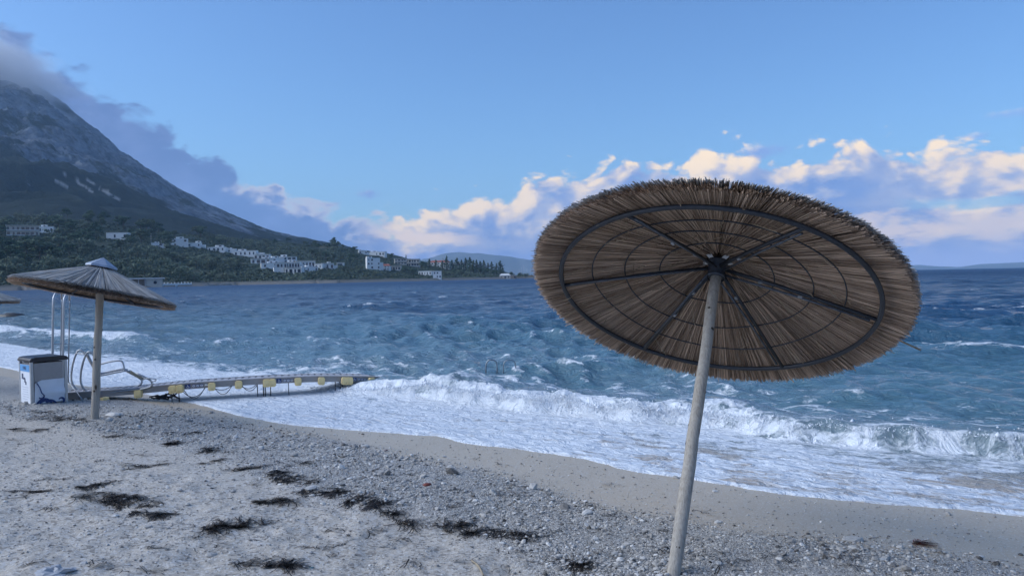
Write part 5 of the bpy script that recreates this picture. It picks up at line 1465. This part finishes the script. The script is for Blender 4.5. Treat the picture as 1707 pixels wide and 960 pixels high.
m_weed, nt, b = material('dried_seaweed', (0.02, 0.016, 0.012), 0.6, spec=0.3)
tn = attr(nt, 'tone'); put(nt, b.inputs['Base Color'], mix(nt, tn, (0.012, 0.011, 0.010), (0.085, 0.060, 0.042)))
rw = np.random.default_rng(55)
def weed_clump(px, py, wpx, hpx, n, slope=0.0, mat=None, name='seaweed_clump', label=None, cat='seaweed', grp='seaweed left along the tide line'):
    c = on_ground(px, py); D = c[1]
    L0 = 1.2 * wpx / F_PX * D
    # footprint: width along the picture, depth from the foreshortened height
    drop = (ZC - c[2]) / D; depth = max(0.05, 0.6 * hpx / F_PX * D / drop)
    V = []; F = []; T = []
    o = 0
    # a weed mass is a few stringy wisps, each a curved spine with ribbons strung along it
    wisps = []
    for _ in range(max(3, int(wpx / 8))):
        hd = rw.normal(0, 0.55) + math.atan(slope); ln_ = rw.uniform(0.18, 0.5) * L0
        wisps.append((rw.uniform(-0.48, 0.48) * L0, rw.normal(0, 0.26) * depth, hd, ln_, rw.normal(0, 1.4), rw.uniform(0.25, 1.0)))
    for i in range(n):
        w0 = wisps[int(rw.integers(len(wisps)))]
        q = rw.uniform(-0.5, 0.5); ang = w0[2] + w0[4] * q
        bx = w0[0] + math.cos(ang) * q * w0[3] + rw.normal(0, 0.012); by = w0[1] + slope * w0[0] + math.sin(ang) * q * w0[3] + rw.normal(0, 0.016)
        wi = (0, 0, w0[5])
        ln = rw.uniform(0.05, 0.20); th = ang + rw.normal(0, 0.45); w = rw.uniform(0.0014, 0.0042)
        cv = rw.normal(0, 1.2); pts = []
        x, y = bx, by
        ph = rw.uniform(0.0, 1.0) ** 2 * 0.020 * wi[2]
        for k in range(5):
            gx, gy = c[0] + x, c[1] + y
            pts.append((gx, gy, ph * math.sin(math.pi * (k + 0.5) / 5) + 0.004 + rw.uniform(0, 0.004), th))
            x += math.cos(th) * ln / 4; y += math.sin(th) * ln / 4; th += cv / 4
        for (x_, y_, z_, t_) in pts:
            sx, sy = -math.sin(t_) * w, math.cos(t_) * w
            V += [(x_ + sx, y_ + sy, z_), (x_ - sx, y_ - sy, z_ + 0.002)]
        F += [(o + 2 * k, o + 2 * k + 1, o + 2 * k + 3, o + 2 * k + 2) for k in range(4)]
        T += [rw.random() ** 2] * 10; o += 10
    V = np.array(V); V[:, 2] += ground_z(V[:, 0], V[:, 1])
    V -= np.array(c)
    ob = link_obj(name, fast_mesh(name, V, np.array(F), mat or m_weed, False, {'tone': np.array(T)})); ob.location = tuple(c)
    tag(ob, label, cat, grp); return ob
WEED = [(104, 699, 84, 9, 420, 0.0, 'dark seaweed strip at the foot of the upright parasol pole'), (42, 716, 56, 9, 220, 0.1, 'seaweed wisp on the sand in front of the litter bin'), (62, 686, 40, 8, 120, 0, 'thin weed strands right under the litter bin'),
        (203, 727, 44, 5, 150, 0, 'flat weed wisp between the parasol pole and the gravel'), (302, 722, 32, 6, 130, 0.2, 'weed wisp at the top end of the long weed line'), (292, 742, 42, 12, 260, -0.3, 'branching weed tuft near the top of the weed line'), (347, 750, 38, 16, 300, -0.2, 'dense round weed tuft on the gravel edge'),
        (345, 770, 30, 10, 120, 0.6, 'hooked weed strand below the dense round tuft'), (392, 783, 56, 8, 220, 0, 'level weed strand leading into the long weed line'), (441, 789, 34, 14, 320, 0, 'dark weed mound in the long weed line'),
        (490, 800, 58, 17, 420, -0.5, 'sloping weed strip right after the dark weed mound'), (540, 819, 74, 18, 520, -0.5, 'widest weed strip in the long weed line'), (598, 836, 66, 15, 440, -0.3, 'weed strip beside the pale stones in the weed line'), (637, 848, 40, 14, 220, -0.7, 'thin weed strip trailing down the weed line'), (668, 870, 44, 22, 220, -1.0, 'forked weed tuft at the bottom of the long weed line'),
        (750, 881, 48, 13, 240, 0.2, 'spread weed tuft after a gap in the weed line'), (787, 889, 32, 11, 200, 0.1, 'small dark weed tuft beside a white pebble'), (836, 889, 54, 15, 220, -0.5, 'curved weed tuft near the end of the weed line'), (872, 899, 28, 10, 110, 0.5, 'last weed wisp of the weed line'),
        (452, 838, 52, 14, 380, 0.1, 'short reddish weed patch above the speckled one'), (388, 878, 86, 20, 520, 0.6, 'long speckled weed patch on the open sand'), (142, 811, 46, 15, 260, 0.1, 'round weed mound above the broad weed bed'), (188, 838, 126, 26, 950, -0.25, 'broad dark weed bed on the left sand'), (262, 862, 46, 12, 260, -0.5, 'weed patch trailing off the broad weed bed'),
        (48, 821, 46, 9, 160, 0, 'thin weed wisp left of the round weed mound'), (230, 776, 66, 9, 180, 0, 'faint weed strands between the pole and the broad bed'), (455, 948, 34, 22, 260, 0.6, 'dark weed clump near the scrap of turquoise plastic'), (430, 938, 60, 8, 120, 0.1, 'loose weed strands above the dark clump near the plastic'), (958, 942, 28, 34, 340, -0.6, 'dark upright weed tuft near the leaning pole'),
        (500, 775, 34, 7, 100, 0.3, 'small weed wisp out on the gravel'), (1225, 912, 0, 0, 0, 0, '')]
for (px, py, w, h, n, sl, lab) in WEED:
    if n: weed_clump(px, py, w, h, int(n * 0.5), sl, None, 'seaweed_clump', lab)
for k in range(130):
    px, py = rs_.uniform(5, 1500), rs_.uniform(730, 952); 
    p = on_ground(px, py); s, n = sn(p[0], p[1])
    if float(edge(np.array([s]))[0]) - n < 0.5: continue
    weed_clump(px, py, rs_.uniform(8, 34), rs_.uniform(1.5, 5), rs_.randrange(2, 10), rs_.uniform(-0.4, 0.4), None, 'weed_strand', 'few thin dark weed strands lying loose on the sand', 'seaweed', 'loose weed strands on the sand')
m_redw = simple('red_weed', (0.17, 0.03, 0.022), 0.7, var=0.4)
weed_clump(1523, 905, 24, 9, 60, 0.1, m_redw, 'red_weed', 'small red weed scrap on the wet sand', 'seaweed', None)
# stick, rag, plastic
m_stick = simple('dry_stick', (0.36, 0.29, 0.20), 0.85, var=0.3)
a, b_ = on_ground(786, 936), on_ground(806, 962)
g = MB(); g.tube(bez([Vector((0, 0, 0.012)), Vector((b_ - a)) * 0.5 + Vector((0.01, 0, 0.02)), Vector((b_ - a)) + Vector((0, 0, 0.012))], 4), 0.007, 6, radii=[0.005] * 3 + [0.008] * 3 + [0.007] * 3)
o = g.build('stick', m_stick); o.location = tuple(a); tag(o, 'thin pale driftwood stick lying on the sand', 'stick')
def crumple(name, px, py, w, h, mat, label, cat, seed, hk=0.5):
    c = on_ground(px, py); D = c[1]; r = w / F_PX * D / 2; g = MB(); rr = random.Random(seed)
    nu, nv = 14, 7; 
    for j in range(nv + 1):
        for i in range(nu):
            t = 2 * math.pi * i / nu; p_ = j / nv * math.pi / 2
            k = 1 + 0.28 * math.sin(3 * t + 5 * p_ + seed) + rr.uniform(-0.18, 0.18)
            g.v.append((r * k * math.cos(t) * math.cos(p_), r * 0.7 * k * math.sin(t) * math.cos(p_), r * hk * math.sin(p_) * k - 0.01))
    g.f += [(j * nu + i, j * nu + (i + 1) % nu, j * nu + nu + (i + 1) % nu, j * nu + nu + i) for j in range(nv) for i in range(nu)]; g.sm += [False] * len(g.f)
    o = g.build(name, mat); o.location = tuple(c); tag(o, label, cat); return o
crumple('rag', 92, 954, 56, 22, simple('pale_grey_cloth', (0.45, 0.46, 0.48), 0.9, var=0.25), 'crumpled pale grey rag half buried in the sand', 'rag', 4, 0.42)
crumple('plastic_scrap', 515, 945, 20, 8, simple('turquoise_plastic', (0.25, 0.45, 0.48), 0.5, var=0.3), 'scrap of turquoise plastic on the sand', 'plastic', 9, 0.25)
for px, py, w, lab in ((1615, 883, 9, 'black charred wood bit on the wet sand farthest from the pole'), (1516, 862, 8, 'black wood bit close to the foam edge'), (1007, 849, 11, 'black wood chip beside the long pale stone'), (1353, 903, 15, 'black bark piece beside the broad pale slab'), (590, 890, 6, 'tiny black bit under the weed line')):
    crumple('wood_chip', px, py, w, 4, m_weed, lab, 'wood chip', px, 0.45)

# ------------------------------------------------------------------ cloud on the summit
m_cl = bpy.data.materials.new('summit_cloud'); m_cl.use_nodes = True; nt = m_cl.node_tree
nt.nodes.remove(nt.nodes['Principled BSDF']); out = nt.nodes['Material Output']
pvn = nt.nodes.new('ShaderNodeVolumePrincipled'); nt.links.new(pvn.outputs[0], out.inputs['Volume'])
v = coords(nt, 'Object'); vx, vy, vz = sep(nt, v)
f = noise(nt, v, 2.2, 6, 0.62)
r_ = (vx * vx + vy * vy + vz * vz)._m('SQRT')
d = ((1.0 - r_) * 1.6 + (f - 0.5) * 2.6).step(0.05, 0.8)
put(nt, pvn.inputs['Density'], d * 0.0048)
pvn.inputs['Color'].default_value = (0.98, 0.99, 1.0, 1); pvn.inputs['Anisotropy'].default_value = 0.2
def cloud_box(px, py, D, sx, sy, sz, tilt):
    g = MB(); g.box((0, 0, 0), (2, 2, 2)); o = g.build('cloud', m_cl)
    o.location = tuple(at_depth(px, py, D)); o.scale = (sx, sy, sz); o.rotation_euler = (0, tilt, 0)
    tag(o, 'grey cloud wrapped round the mountain summit', 'cloud', kind='stuff'); return o
cloud_box(-25, 108, 3900, 520, 330, 230, 0.45)

# ------------------------------------------------------------------ haze over the bay
m_hz = bpy.data.materials.new('sea_haze'); m_hz.use_nodes = True; nt = m_hz.node_tree
nt.nodes.remove(nt.nodes['Principled BSDF']); out = nt.nodes['Material Output']
pvn = nt.nodes.new('ShaderNodeVolumePrincipled'); nt.links.new(pvn.outputs[0], out.inputs['Volume'])
pvn.inputs['Color'].default_value = (0.50, 0.74, 1.0, 1); pvn.inputs['Density'].default_value = 5.5e-5; pvn.inputs['Anisotropy'].default_value = 0.0
g = MB(); g.box((0, 7450, 849), (40000, 17300, 1702)); hz_ = g.build('haze', m_hz)
tag(hz_, 'thin blue haze over the bay', 'haze', kind='stuff')
